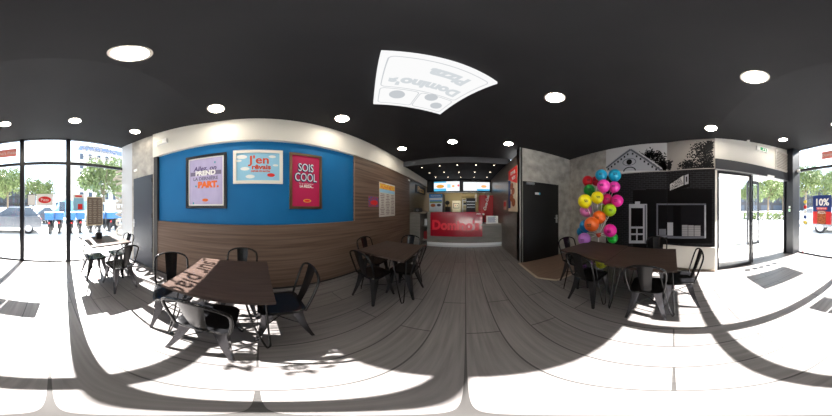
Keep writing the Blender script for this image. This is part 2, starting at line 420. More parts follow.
sbox('wall_lobby_side', mat('shelf_pale', rgb(196, 200, 200), .5), 3.0 * K + .2, 3.0 * K + .26, -1.74 * K, -.45 * K, -.02, 1.76 * K)

# ------------------------------------------------------------------ photo mural
MA = Vector((XR, 0, 0)); 
def ma(px, py, d=0): return hitx(px, py, XR - d)
def mbp(px, py, d=0): return hit(px, py, Vector((XR, .106 * K, 0)) + BN * d, BN)
AN = Vector((-1, 0, 0))
M_mw = mat('print_pale_sky', rgb(196, 196, 198), .45, spec=.12, noise=((1.5, 1.5, 1.5), .3, rgb(206, 205, 204), 3))
M_mg = mat('print_warm_grey', rgb(176, 172, 168), .45, spec=.12, noise=((1.5, 1.5, 1.5), .3, rgb(160, 156, 152), 3))
M_md = mat('print_dark', rgb(42, 42, 46), .5, spec=.12); M_mk = mat('print_black', rgb(10, 10, 12), .4, spec=.12)
M_ml = mat('print_light', rgb(168, 170, 178), .5, spec=.12); M_mm = mat('print_mid', rgb(98, 100, 108), .5, spec=.12)
M_brk = brick_mat('print_brick', rgb(28, 28, 31), rgb(19, 19, 22), rgb(50, 50, 55), .12, .045, .005, plane='yz', rough=.5, spec=.15)
M_tree = mat('print_foliage', rgb(34, 35, 38), .55, spec=.12)
mural = thing('photo_mural', (XR - .01, .6 * K, 0), 'black and white photo mural of a brick pizzeria front covering the right wall', 'mural')
ZL = 1.603 * K
def mrect(X, y0, y1, z0, z1, d, name, m):
    return MB().slab([(XR - d, y0, z0), (XR - d, y1, z0), (XR - d, y1, z1), (XR - d, y0, z1)], AN, .001).build(name, m, mural, world=True)
y_a0, y_a1 = 1.178 * K, .106 * K
mrect(0, y_a1, y_a0, ZL, H, .001, 'sky_print', M_mw)
mrect(0, y_a1, y_a0, 0, ZL, .001, 'brick_print', M_brk)
Bu = Vector((XE - XR, YE - .106 * K, 0)); BL = Bu.length; Bu.normalize()
B0 = Vector((XR, .106 * K, 0))
def brect(s0, s1, z0, z1, d, name, m, build=True, t=.001):
    P0 = B0 + Bu * s0 + BN * d; P1 = B0 + Bu * s1 + BN * d
    z = Vector((0, 0, 1)); mb = MB().slab([P0 + z * z0, P1 + z * z0, P1 + z * z1, P0 + z * z1], BN, t)
    return mb.build(name, m, mural, world=True) if build else mb
brect(0, BL, ZL, zc(YE) - .005, .001, 'sky_print', M_mg)
brect(0, BL, .41 * K, ZL, .001, 'brick_print', M_brk)
# ledge line
mb = MB().box(XR - .012, XR - .001, y_a1, y_a0, ZL - .012, ZL + .006); mb.v += brect(0, BL, ZL - .012, ZL + .006, .001, '', None, False, .011).v
n = 8; mb.f += [tuple(n + i for i in q) for q in ((0, 1, 2, 3), (7, 6, 5, 4), (0, 4, 5, 1), (1, 5, 6, 2), (2, 6, 7, 3), (3, 7, 4, 0))]
mb.build('ledge_strip', mat('ledge_silver', rgb(160, 156, 152), .4), mural, world=True)
def mpoly(pts, d, name, m, f=ma, n=AN):
    return MB().slab([f(x, y, d) for x, y in pts], n, .001).build(name, m, mural, world=True)
def mband(p, q, w, d, name, m, f=ma, n=AN, mb=None):
    a, b = f(*p, d), f(*q, d); k = (b - a).cross(n).normalized() * w / 2; mb = mb or MB()
    mb.slab([a - k, b - k, b + k, a + k], n, .001); return mb
# pediment
apx = (630.5, 149.5)
mpoly([(606.5, 167.5), apx, (660.5, 170.5), (660, 171.3), (607, 171.3)], .004, 'pediment_print', M_ml)
mb = mband((606.2, 168), apx, .05, .006, '', M_md); mband(apx, (661, 170.5), .045, .006, '', M_md, mb=mb); mb.build('roof_edge_print', M_mm, mural, world=True)
mb = mband((606.8, 166.2), (630.5, 147.8), .028, .008, '', 0); mband((630.5, 147.8), (662, 168.8), .028, .008, '', 0, mb=mb); mb.build('eave_print', mat('print_eave', rgb(188, 188, 194), .5), mural, world=True)
for t in (.06, .2, .34, .48, .62, .76, .9):
    for xx, yy in ((607 + 23 * t, 168 - 17.5 * t), (631 + 28 * t, 150.5 + 18.5 * t)):
        c = ma(xx, yy + 1.6, .008); MB().box(c.x - .001, c.x, c.y - .02, c.y + .02, c.z - .04, c.z + .012).build('bracket_print', M_md, mural, world=True)
c = ma(629.2, 162, .006); PA = Panel(c, (0, -1, 0), (0, 0, 1))
PA.ell(0, 0, .17, .10, 0, .001).build('rosette_print', M_mm, mural, world=True)
PA.ell(0, 0, .15, .085, .001, .001).build('rosette_field_print', M_ml, mural, world=True)
PA.ell(0, 0, .07, .075, .002, .001).build('rosette_hole_print', M_mk, mural, world=True)
c = ma(629.5, 171, .006); PA = Panel(c, (0, -1, 0), (0, 0, 1))
mb = MB(); arc = [(.16 * math.cos(t * PI / 12), .11 * math.sin(t * PI / 12)) for t in range(13)]; arc += [(.13 * math.cos(t * PI / 12), .085 * math.sin(t * PI / 12)) for t in range(12, -1, -1)]
for i in range(12): PA.poly([arc[i], arc[i + 1], arc[24 - i], arc[25 - i]], 0, .001, mb)
mb.build('arch_print', M_md, mural, world=True)
# tree silhouettes
def foliage(cells, n, f, nn, clip):
    mb = MB(); k = 0
    while k < n:
        cx, cy, rx, ry = random.choice(cells)
        x = random.gauss(cx, rx * .6); y = random.gauss(cy, ry * .6)
        if not clip(x, y): continue
        p = f(x, y, .003); s = random.uniform(.012, .034); a = random.random() * PI
        r3, u3, _ = frame3(nn.cross(Vector((0, 0, 1))), (0, 0, 1))
        pts = [p + r3 * s * math.cos(a + t) * q + u3 * s * math.sin(a + t) * q for t, q in ((0, 1), (1.6, .55), (PI, 1), (4.7, .55))]
        mb.slab(pts, nn, .0008); k += 1
    return mb
foliage([(647, 157, 8, 4), (657, 160, 8, 6), (652, 154, 8, 3), (662, 163, 4, 6), (665, 168, 2, 3)], 800, ma, AN, lambda x, y: x < 666.6 and x > 633 and 147.5 < y < 171 and y < 151 + (x - 631) * .7).build('tree_print', M_tree, mural, world=True)
foliage([(703, 148, 9, 7), (697, 160, 10, 8), (708, 160, 6, 10), (688, 165, 7, 4), (700, 168, 12, 3), (669, 165, 2, 4), (710, 145, 4, 5), (706, 150, 7, 7), (708, 165, 5, 6)], 1700, mbp, BN, lambda x, y: 667.6 < x < 713.5 and 141 < y < 171).build('tree_print', M_tree, mural, world=True)
# recess of the picture, door and window pictures
mpoly([(633, 189), (666.8, 189.5), (666.8, 247), (633, 249)], .003, 'doorway_print', M_mk)
def b4(x0, x1, y0, y1, d, name, m, f=mbp, n=BN):
    return MB().slab([f(x0, y0, d), f(x1, y0, d), f(x1, y1, d), f(x0, y1, d)], n, .001).build(name, m, mural, world=True)
b4(667.4, 712, 189, 243, .003, 'recess_print', M_mk)
A = dict(f=ma, n=AN)
b4(629, 647, 204, 243.3, .005, 'door_frame_print', M_ml, **A)
b4(633, 646, 188.5, 190, .005, 'lintel_print', M_md, **A)
b4(631, 643, 208, 226.5, .007, 'door_pane_print', M_mk, **A)
for xa, xb in ((631, 636.2), (637.6, 643)):
    for ya, yb in ((228.5, 233.3), (235, 240.5)): b4(xa, xb, ya, yb, .007, 'door_pane_print', M_mk, **A)
b4(635, 640, 201.5, 204, .005, 'door_crown_print', M_ml, **A)
b4(644.6, 646.3, 205, 243, .007, 'door_edge_print', M_mm, **A)
x0, x1, ya, yb = 656.5, 705, 203.5, 239.5
b4(656.5, 667.2, 203.5, 237.3, .005, 'window_frame_print', M_mm, **A); b4(658, 667.2, 205, 235.3, .007, 'window_pane_print', M_mk, **A)
b4(667.4, 706, 203.5, 238.3, .005, 'window_frame_print', M_mm); b4(667.4, 704.2, 205, 236, .007, 'window_pane_print', mat('print_pane', rgb(24, 24, 28), .3, spec=.12))
b4(667.4, 673, 222.5, 235.5, .009, 'box_stack_print', M_ml); b4(659, 666, 229, 235, .009, 'box_stack_print', M_mm, **A)
b4(673.3, 681, 206, 236, .009, 'pane_shadow_print', M_mk)
for i, (xa, xb) in enumerate(((682, 687.7), (688.2, 693.8), (694.4, 700.5))):
    b4(xa, xb, 225 + i * .3, 236, .009, 'box_stack_print', mat('print_box', rgb(150, 150, 152), .5, spec=.12))
    for j in range(4): b4(xa, xb, 227 + j * 2.3, 227.35 + j * 2.3, .011, 'box_line_print', M_mm)
b4(704.5, 706, 205, 238, .007, 'window_edge_print', M_ml)
# hanging sign picture
MB().slab([mbp(669, 183, .005), mbp(690, 173.5, .005), mbp(690, 186.5, .005), mbp(669, 192, .005)], BN, .001).build('sign_print', M_mk, mural, world=True)
MB().slab([mbp(670, 184.3, .007), mbp(683.5, 175.5, .007), mbp(683.5, 185, .007), mbp(670, 190.5, .007)], BN, .001).build('sign_face_print', M_mw, mural, world=True)
for i, (tx, yy) in enumerate((('PIZZAS', 180.9), ('A LIVRER', 183.4), ('DOMINOS', 186))):
    r3 = (mbp(683.5, 175.5 + 3) - mbp(670, 184.3 + 1)).normalized()
    text('sign_lettering', tx, .065, M_mk, mbp(676.8, yy, .009), r3, (0, 0, 1), mural, ext=.0005, bold=.001)
MB().slab([mbp(684.6, 175.5, .007), mbp(688.5, 174, .007), mbp(688.5, 183.6, .007), mbp(684.6, 185, .007)], BN, .001).build('sign_face_print', M_ml, mural, world=True)
MB().slab([mbp(686, 176.8, .009), mbp(687.3, 176.3, .009), mbp(687.3, 181.6, .009), mbp(686, 182, .009)], BN, .001).build('sign_mark_print', M_mk, mural, world=True)
# base under the mural, skirting
mb = MB(); z = Vector((0, 0, 1)); p0 = B0 + BN * .001 - Bu * .12; p1 = B0 + Bu * BL + BN * .001
mb.slab([p0, p1, p1 + z * .405 * K, p0 + z * .405 * K], BN, .03); mb.build('wall_right_base', M_cream, keep=True)['kind'] = 'structure'
mb = MB(); mb.slab([p0 + BN * .03, p1 + BN * .03, p1 + BN * .03 + z * .04, p0 + BN * .03 + z * .04], BN, .03)
mb.build('baseboard_right', mat('worn_skirting', rgb(120, 104, 88), .6, noise=((9, 9, 9), .1, rgb(60, 54, 50), 4)), keep=True)['kind'] = 'structure'

# ------------------------------------------------------------------ pictures on the left wall
def framed(name, label, y0, y1, z0, z1, fw, fm, im, X=XB, depth=.03, mount=None, lip=.006):
    r = thing(name, (X, (y0 + y1) / 2 * K, z0 * K), label, 'framed poster')
    P = Panel((X, (y0 + y1) / 2 * K, (z0 + z1) / 2 * K), (0, 1, 0), (0, 0, 1))
    w, h = (y1 - y0) * K / 2, (z1 - z0) * K / 2; mb = MB()
    P.rect(-w, -w + fw, -h, h, 0, depth, mb); P.rect(w - fw, w, -h, h, 0, depth, mb); P.rect(-w + fw, w - fw, -h, -h + fw, 0, depth, mb); P.rect(-w + fw, w - fw, h - fw, h, 0, depth, mb)
    mb.build('frame', fm, r, world=True)
    if mount: P.rect(-w + fw, w - fw, -h + fw, h - fw, .001, .008).build('mount', mount, r, world=True)
    g = .025 if mount else 0
    P.rect(-w + fw + g, w - fw - g, -h + fw + g, h - fw - g, .009, .002).build('print', im, r, world=True)
    P.o = P.o + P.n * .011
    return r, P, w - fw - g, h - fw - g
M_lil = mat('print_lilac', rgb(176, 168, 208), .5, noise=((3, 9, 3), .2, rgb(190, 182, 218), 3))
r, P, w, h = framed('framed_poster', 'lilac lettering poster in a black frame on the blue wall', -.867, -.345, .995, 1.665, .045, mat('frame_black', rgb(22, 26, 36), .35), M_lil, mount=M_pap)
M_ink = mat('ink_purple', rgb(70, 50, 110), .5); M_inkg = mat('ink_grey', rgb(118, 110, 140), .5); M_or = mat('ink_orange', rgb(238, 110, 30), .5); M_teal = mat('ink_teal', rgb(40, 150, 170), .5)
P.text('text_line', 'Allez, on', .115, M_ink, -.01, .215, 0, r, bold=.003, shear=.2)
P.rect(-w + .02, w - .02, .095, .165, 0, .0005).build('ribbon', M_inkg, r, world=True)
P.text('text_line', 'PREND', .115, M_pap, 0, .13, .001, r, bold=.006)
P.text('text_line', 'LA DERNIÈRE', .075, M_inkg, 0, .035, 0, r, bold=.003)
P.text('text_line', 'PART.', .14, M_or, .05, -.075, 0, r, bold=.01)
P.ell(0, -.33, .055, .025, 0, .001).build('logo_oval', M_or, r, world=True)
for a, b in ((.17, .31), (-.17, -.09), (-.22, -.38)): P.ell(a, b, .015, .02, 0, .001, seg=6).build('drop_mark', M_teal, r, world=True)
r, P, w, h = framed('framed_poster', 'blue sky poster with orange words in a wide white frame', -.27, .276, 1.27, 1.675, .05, mat('frame_white', rgb(236, 232, 222), .5), M_sky, mount=None)
M_or2 = mat('ink_redorange', rgb(214, 70, 20), .5)
for a, b, s in ((-.25, .165, .06), (-.30, .10, .035), (-.2, -.04, .05), (.27, .02, .03), (-.12, -.17, .05), (.22, .17, .04)):
    P.ell(a, b, s * 1.4, s * .6, 0, .0005).build('cloud_print', M_pap, r, world=True)
P.text('text_line', "J'en", .19, M_or2, .02, .105, .001, r, bold=.004, sx=1.15)
P.text('text_line', 'rêvais', .11, M_or2, .05, -.015, .001, r, bold=.004, sx=1.15)
P.text('text_line', 'DEPUIS CE MATIN.', .036, M_or2, .04, -.085, .001, r, bold=.002)
P.ell(.2, -.145, .06, .03, .001, .001).build('logo_oval', M_pred, r, world=True)
M_gold = mat('frame_bronze', rgb(128, 104, 80), .3, .7)
r, P, w, h = framed('framed_poster', 'crimson poster in a bronze frame on the blue wall', .353, .755, .99, 1.665, .042, M_gold, mat('print_crimson', rgb(186, 22, 82), .5))
M_dk = mat('ink_darkblue', rgb(30, 30, 80), .5)
for s, b in (('SOIS', .21), ('COOL', .04)):
    P.text('text_line', s, .2, M_dk, -.012, b - .004, .0, r, bold=.010, sx=.68); P.text('text_line', s, .2, mat('ink_ice', rgb(210, 232, 240), .5), 0, b + .004, .002, r, bold=.001, sx=.68)
P.text('text_line', 'Tu as quel gustor', .036, M_pap, 0, -.06, 0, r, shear=.2)
P.text('text_line', 'LA PIZZA...', .05, M_pap, .01, -.105, 0, r, bold=.003)
P.ell(.02, -.34, .07, .028, 0, .001).build('logo_oval', mat('ink_gold', rgb(230, 180, 60), .5), r, world=True)
P.ell(.02, -.34, .05, .018, .001, .001).build('logo_centre', M_pred, r, world=True)
# menu sheet and card on the wood panel
M_sheet = mat('print_greyblue', rgb(206, 202, 196), .5)
r = thing('menu_sheet', (XL, 2.12 * K, .84 * K), 'tall white menu sheet on the brown wood wall panel', 'menu')
P = Panel((XL + .002, 2.12 * K, 1.155 * K), (0, 1, 0), (0, 0, 1)); w, h = .27 * K, .315 * K
P.rect(-w, w, -h, h, 0, .006).build('sheet', M_sheet, r, world=True)
P.rect(-w + .02, w - .02, h - .17, h - .03, .006, .001).build('header_print', mat('print_yellow', rgb(236, 200, 60), .5, noise=((20, 20, 20), .1, rgb(230, 120, 60), 2)), r, world=True)
P.rect(-w + .02, w - .02, h - .26, h - .17, .006, .001).build('blue_print', M_sky, r, world=True)
mb = MB()
for c in (-.24, 0, .24):
    for q in range(13):
        ww = random.uniform(.05, .1); P.rect(c - ww, c + ww, h - .31 - q * .043, h - .293 - q * .043, .006, .001, mb)
mb.build('menu_lines', mat('ink_taupe', rgb(130, 110, 110), .5), r, world=True)
r = thing('promotion_card', (XL, 1.71 * K, 1.02 * K), 'small red and blue card left of the tall menu sheet', 'card')
P = Panel((XL, 1.70 * K, 1.105 * K), (0, 1, 0), (0, 0, 1))
P.rect(-.18, .18, -.12, .12, 0, .004).build('sheet', mat('card_blue', rgb(70, 90, 150), .5, noise=((25, 25, 25), .1, rgb(170, 60, 70), 2)), r, world=True)
P.ell(.02, -.02, .13, .06, .004, .001).build('oval', M_pred, r, world=True)

# ------------------------------------------------------------------ lights in the ceiling
M_lamp = emit('lamp_glow', (1, .9, .76, 1), 40)
M_rim = mat('lamp_rim', rgb(216, 206, 196), .4)
lamps = [(130, 53.5, 'ceiling downlight nearest the camera on the window side'), (216, 108.5, 'ceiling downlight above the black framed lilac poster'), (342, 118.5, 'ceiling downlight above the brown wood panel near the blue wall edge'),
         (402, 148.5, 'ceiling downlight at the counter end of the white bulkhead'), (452.5, 141.6, 'ceiling downlight in front of the counter beam centre'), (508.5, 143.6, 'ceiling downlight beside the corridor wall corner'),
         (555, 97.5, 'ceiling downlight in front of the black door'), (755, 77, 'ceiling downlight over the floor before the entrance'), (711, 128, 'ceiling downlight above the dark tree of the mural'),
         (783, 139.5, 'ceiling downlight above the entrance ventilation grille'), (5, 124, 'ceiling downlight in front of the first window mullion'), (75, 120.5, 'ceiling downlight in front of the second window mullion'), (135, 131.5, 'ceiling downlight above the slate door')]
sl = (HW - H) / (YS - YW)
nf = Vector((0, sl, 1)).normalized()
proto = None
for x, y, lb in lamps:
    p = hitz(x, y, H); tilt = 0
    if p.y < YS: p = hit(x, y, (0, YS, H), nf); tilt = 1
    if proto is None:
        proto = thing('downlight', (0, 0, 0))
        MB().lathe([(.098, 0), (.115, 0), (.118, -.006), (.098, -.008), (.098, 0)], seg=32, cap=False).build('rim', M_rim, proto, smooth=50)
        MB().lathe([(.098, -.003), (.098, -.006)], seg=32).build('diffuser', M_lamp, proto)
        o = proto
    else: o = copy_tree(proto)
    o.location = p - Vector((0, 0, .0005)); tag(o, lb, 'ceiling light', 'round downlights in the black ceiling')
    if tilt: o.rotation_euler = (math.atan(sl) * -1, 0, 0)
M_star = emit('spot_glow', (1, .84, .62, 1), 6)
stars = [(421.9, 167.3), (439.7, 165.6), (457.4, 164.9), (476, 164.9), (494, 165.2), (429.6, 172.8), (444, 172), (459, 172), (474.8, 172), (490, 172), (435.6, 177.2), (448, 177), (460.8, 177), (474, 177), (487, 177.2)]
proto2 = None
rn = ['front row', 'middle row', 'back row']; cn = ['leftmost', 'second from the left', 'centre', 'second from the right', 'rightmost']
for i, (x, y) in enumerate(stars):
    p = hitz(x, y, ZB)
    if proto2 is None:
        proto2 = thing('spotlight', (0, 0, 0)); MB().lathe([(.022, 0), (.04, 0), (.04, -.006), (.022, -.006), (.022, 0)], seg=14, cap=False).build('rim', M_black, proto2)
        MB().lathe([(.022, -.002), (.022, -.005)], seg=14).build('bulb', M_star, proto2); o = proto2
    else: o = copy_tree(proto2)
    o.location = p - Vector((0, 0, .0005)); tag(o, f'tiny spotlight in the low counter ceiling, {cn[i % 5]} of the {rn[i // 5]}', 'ceiling light', 'tiny spotlights above the counter')
# lit logo sign on the ceiling
cs = [hitz(382.8, 51.1, H - .05), hitz(496, 83.7, H - .05), hitz(440.4, 114.6, H - .05), hitz(372.8, 104, H - .05)]
ctr = sum(cs, Vector()) / 4
upv = ((cs[3] - cs[0]) + (cs[2] - cs[1])).normalized(); rv = Vector((0, 0, -1)).cross(upv)  # facing down
rv = -rv if (rv.dot(cs[0] - cs[1]) < 0) else rv
SW = ((cs[1] - cs[0]).length + (cs[2] - cs[3]).length) / 4; SH = ((cs[3] - cs[0]).length + (cs[2] - cs[1]).length) / 4
r = thing('ceiling_light_box', (ctr.x, ctr.y, H - .05), 'square white lit logo sign turned diagonally on the black ceiling', 'lit sign')
P = Panel((ctr.x, ctr.y, H - .05), rv, upv)
P.rect(-SW, SW, -SH, SH, -.049, .049).build('case', emit('lightbox_face', (1, 1, 1, 1), .52), r, world=True)
M_lg = emit('lightbox_grey', (.62, .65, .68, 1), .5); M_lt = emit('lightbox_letters', (.72, .76, .79, 1), .5)
def ringrect(a0, a1, b0, b1, w, mb, rad=.04):
    def rr(i):
        q = []
        for cx, cy, s in ((a1 - rad, b1 - rad, 0), (a0 + rad, b1 - rad, 1), (a0 + rad, b0 + rad, 2), (a1 - rad, b0 + rad, 3)):
            for k in range(5):
                t = (s + k / 4) * PI / 2; q.append((cx + (rad - i) * math.cos(t), cy + (rad - i) * math.sin(t)))
        return q
    A, B = rr(0), rr(w); n = len(A)
    for i in range(n): P.poly([A[i], A[(i + 1) % n], B[(i + 1) % n], B[i]], 0, .002, mb)
mb = MB(); ringrect(-SW * .9, SW * .9, -SH * .9, SH * .18, .008, mb); ringrect(-SW * .9, -.005, SH * .22, SH * .9, .008, mb); ringrect(.005, SW * .9, SH * .22, SH * .9, .008, mb)
mb.build('outline', M_lg, r, world=True)
for dx, dy, rr in ((397, 94.4, .08), (431.2, 97.4, .07), (436, 105.6, .07)):
    q = hitz(dx, dy, H - .05) - P.o; P.ell(q.dot(P.r), q.dot(P.u), rr, rr, 0, .003).build('dot', M_lg, r, world=True)
P.text('text_line', "Domino's", .17, M_lt, 0, -SH * .10, 0, r, bold=.01); P.text('text_line', 'Pizza', .17, M_lt, -SW * .2, -SH * .58, 0, r, bold=.01)

# ------------------------------------------------------------------ small wall fittings
def fitting(name, label, cat, m, *b): return tag(box(name, m, *b), label, cat)
r = thing('emergency_light', (XL + .02, -1.22 * K, 1.98 * K), 'white emergency light box on the left bulkhead end', 'emergency light')
box('housing', M_pap, XL + .02, XL + .08, -1.33 * K, -1.13 * K, 1.965 * K, 2.035 * K, r, world=True); box('lens', mat('warm_lens', rgb(240, 220, 190), .3), XL + .08, XL + .085, -1.31 * K, -1.2 * K, 1.975 * K, 2.025 * K, r, world=True)
fitting('motion_detector', 'small white box on the plaster above the slate door', 'detector', M_pap, XL - .01, XL + .03, -1.9 * K, -1.82 * K, 1.66 * K, 1.70 * K)
fitting('sensor', 'small white sensor under the bulkhead at the end of the wood panel', 'sensor', M_pap, XL, XL + .04, 3.06 * K, 3.12 * K, 1.70 * K, 1.74 * K)
r = thing('exit_sign', (XE, -1.5 * K, 2.03 * K), 'green and white exit sign on the white bulkhead over the entrance', 'exit sign')
p = hitx(762, 149.5, XE - .02)
box('housing', M_pap, XE - .05, XE, p.y - .17, p.y + .17, p.z - .065, p.z + .065, r, world=True)
P = Panel((XE - .05, p.y, p.z), (0, -1, 0), (0, 0, 1))
P.rect(-.07, .13, -.045, .045, 0, .002).build('green_panel', mat('exit_green', rgb(20, 130, 80), .5, emis=rgb(20, 150, 90), es=.3), r, world=True)
mb = MB(); P.ell(.03, .028, .01, .01, .002, .001, mb, 10); P.poly([(.02, .018), (.04, .018), (.055, -.002), (.045, -.006), (.035, .004), (.04, -.035), (.03, -.035), (.02, -.01), (0, -.03), (-.008, -.022), (.015, .0)], .002, .001, mb); P.rect(.075, .1, -.035, .035, .002, .001, mb)
mb.build('running_figure', M_pap, r, world=True)
r = thing('ventilation_grille', (XE, -2.0 * K, 1.8 * K), 'slatted grey ventilation grille on the white bulkhead beside the pillar', 'grille')
gy0, gy1, gz0, gz1 = -2.30 * K, -1.80 * K, 1.80 * K, 2.20 * K
box('backing', mat('grille_dark', rgb(90, 88, 84), .6), XE - .008, XE - .001, gy0, gy1, gz0, gz1, r, world=True)
mb = MB()
for i in range(11):
    zz = gz0 + .02 + i * (gz1 - gz0 - .04) / 10.5
    mb.box(XE - .026, XE - .008, gy0 + .02, gy1 - .02, zz, zz + .026)
mb.build('slats', mat('grille_pale', rgb(206, 202, 194), .5), r, world=True)
mb = MB(); mb.box(XE - .03, XE, gy0, gy1, gz0 - .02, gz0 + .005); mb.box(XE - .03, XE, gy0, gy1, gz1 - .005, gz1 + .02); mb.box(XE - .03, XE, gy0 - .02, gy0 + .005, gz0, gz1); mb.box(XE - .03, XE, gy1 - .005, gy1 + .02, gz0, gz1)
mb.build('frame', M_white, r, world=True)
p = hitx(748, 140.5, XE - .05)
r = thing('ceiling_detector', (XE - .06, p.y, zc(p.y)), 'small white detector where the entrance bulkhead meets the ceiling', 'detector')
MB().lathe([(.035, 0), (.035, -.02), (.02, -.04), (.005, -.045)], (0, 0, 0)).build('dome', M_pap, r, smooth=40)
PX = 1.70 * K
r = thing('door_switch', (PX, -2.2 * K, .9 * K), 'white switch plate with a green button on the dark pillar', 'switch')
box('plate', M_pap, 1.76 * K, 1.80 * K, -2.14 * K, -2.14 * K + .02, 1.0 * K, 1.04 * K, r, world=True)
box('plate', M_pap, 1.76 * K, 1.80 * K, -2.14 * K, -2.14 * K + .02, .925 * K, .985 * K, r, world=True)
box('button', mat('green_lit', rgb(20, 170, 70), .4, emis=(.05, 1, .2, 1), es=1), 1.77 * K, 1.79 * K, -2.14 * K + .02, -2.14 * K + .026, .94 * K, .97 * K, r, world=True)
r = thing('transom_bracket', (1.66 * K, YW + .04, 1.8 * K), 'small white box at the pillar end of the window transom', 'sensor')
box('housing', M_pap, 1.64 * K, 1.70 * K, YW + .03, YW + .09, 1.79 * K, 1.85 * K, r, world=True)
o = tag(box('red_tag', M_pred, 1.56 * K, 1.59 * K, YW + .03, YW + .045, .04, .11), 'tiny red tag low on the right window by the pillar', 'tag')

# ------------------------------------------------------------------ counter and kitchen
YC = 3.27 * K
r = thing('service_counter', (-.05 * K, YC + .3, 0), 'grey service counter with a glossy red front panel', 'counter')
box('counter_body', M_grey, -.98 * K, .41 * K, YC, YC + .5, .1, .885 * K, r, world=True)
box('counter_body', M_grey, .41 * K, XC - .001, YC, YC + .5, .1, .56 * K, r, world=True)
box('counter_top', mat('counter_edge', rgb(150, 146, 140), .4), .38 * K, XC - .001, YC - .05, YC + .52, .56 * K, .60 * K, r, world=True)
box('kick_plate', mat('kick_steel', rgb(214, 216, 220), .3, .2), -.98 * K, XC - .001, YC + .004, YC + .4, 0, .1, r, world=True)
box('bright_rail', mat('rail_painted_gleam', rgb(244, 246, 250), .3), -.98 * K, XC - .001, YC - .012, YC, .07, .16, r, world=True)  # no lamp: the steel rail's reflected gleam is put into its near-white colour
rp = box('red_panel', M_red, -.885 * K, .41 * K, YC - .035, YC, .283 * K, .90 * K, r, world=True)
P = Panel((-.24 * K, YC - .036, .575 * K), (1, 0, 0), (0, 0, 1))
text('lettering', "Domino's", .46, M_redtxt, P.p(-.02, -.02), (1, 0, 0), (0, 0, 1), rp, ext=.002, bold=.022, sx=.92)
P.text('notice_strip', 'pizza', .07, M_pap, .78, .4, .0, r)
o = thing('paper_stand', (.65 * K, YC + .12, .60 * K), 'white paper notice stand on the lower counter end', 'notice')
box('sheet', M_pap, .52 * K, .83 * K, YC + .08, YC + .086, .60 * K, .80 * K, o, world=True)
P = Panel((.675 * K, YC + .08, .70 * K), (1, 0, 0), (0, 0, 1)); mb = MB()
for q in range(5): P.rect(-.16, .12 - .03 * (q % 2), .08 - q * .042, .095 - q * .042, 0, .001, mb)
mb.build('text_lines', mat('ink_blue', rgb(70, 90, 160), .5), o, world=True)
o = thing('card_terminal', (.46 * K, YC + .2, .60 * K), 'small grey card terminal beside the paper notice stand', 'terminal')
mb = MB(); mb.lathe([(.05, 0), (.05, .012), (.015, .02), (.015, .3)], (.46 * K, YC + .2, .60 * K)); mb.build('stand', M_black, o, world=True, smooth=40)
MB().sphere((.46 * K, YC + .2, .60 * K + .33), .05, sc=(1, .6, .7)).build('screen_head', mat('pale_grey', rgb(190, 190, 190), .4), o, world=True, smooth=60)
# left side cabinet
r = thing('side_cabinet', (-1.22 * K, 3.4 * K, 0), 'grey cabinet with an open drinks niche left of the counter', 'cabinet')
box('body', M_grey, XB + .001, -1.15 * K, 3.2 * K, 3.9 * K, 0, .86 * K, r, world=True)
box('side_panel', M_steel, -1.15 * K, -.99 * K, 3.84 * K, 3.9 * K, 0, .86 * K, r, world=True)
box('top', mat('cab_top', rgb(138, 132, 124), .4), XB + .001, -.99 * K, 3.16 * K, 3.92 * K, .86 * K, .885 * K, r, world=True)
box('shelf', M_grey, -1.15 * K, -.99 * K, 3.4 * K, 3.84 * K, .1 * K, .14 * K, r, world=True); box('shelf', M_grey, -1.15 * K, -.99 * K, 3.4 * K, 3.84 * K, .5 * K, .52 * K, r, world=True)
o = tag(box('leaflet_box', M_pap, -1.13 * K, -1.03 * K, 3.5 * K, 3.6 * K, .52 * K, .7 * K), 'white leaflet box on the upper niche shelf of the side cabinet', 'box')
o = tag(box('red_crate', mat('dark_red', rgb(150, 24, 30), .4), -1.13 * K, -1.02 * K, 3.45 * K, 3.75 * K, .14 * K, .36 * K), 'dark red crate in the lower niche of the side cabinet', 'crate')
o = thing('radio', (-1.3 * K, 3.4 * K, .885 * K), 'black rounded radio on top of the grey side cabinet', 'radio')
MB().lathe([(.02, -.16), (.07, -.15), (.08, -.1), (.08, .1), (.07, .15), (.02, .16)], (-1.27 * K, 3.38 * K, .885 * K + .08), axis='x').build('body', M_black, o, world=True, smooth=40)
MB().lathe([(.05, 0), (.055, .01)], (-1.27 * K, 3.38 * K - .086, .885 * K + .08), axis='y').build('speaker', M_mm, o, world=True)
r = thing('wall_sign', (XB, 4.1 * K, 1.46 * K), 'black sign with golden lettering on the wall left of the menu screens', 'sign')
box('board', M_black, XB + .001, XB + .03, 3.65 * K, 4.5 * K, 1.46 * K, 1.71 * K, r, world=True)
text('lettering', 'Pizza', .34, mat('gold_letters', rgb(206, 160, 80), .4), (XB + .03, 4.07 * K, 1.585 * K), (0, 1, 0), (0, 0, 1), r, ext=.004, bold=.01, sx=1.25)
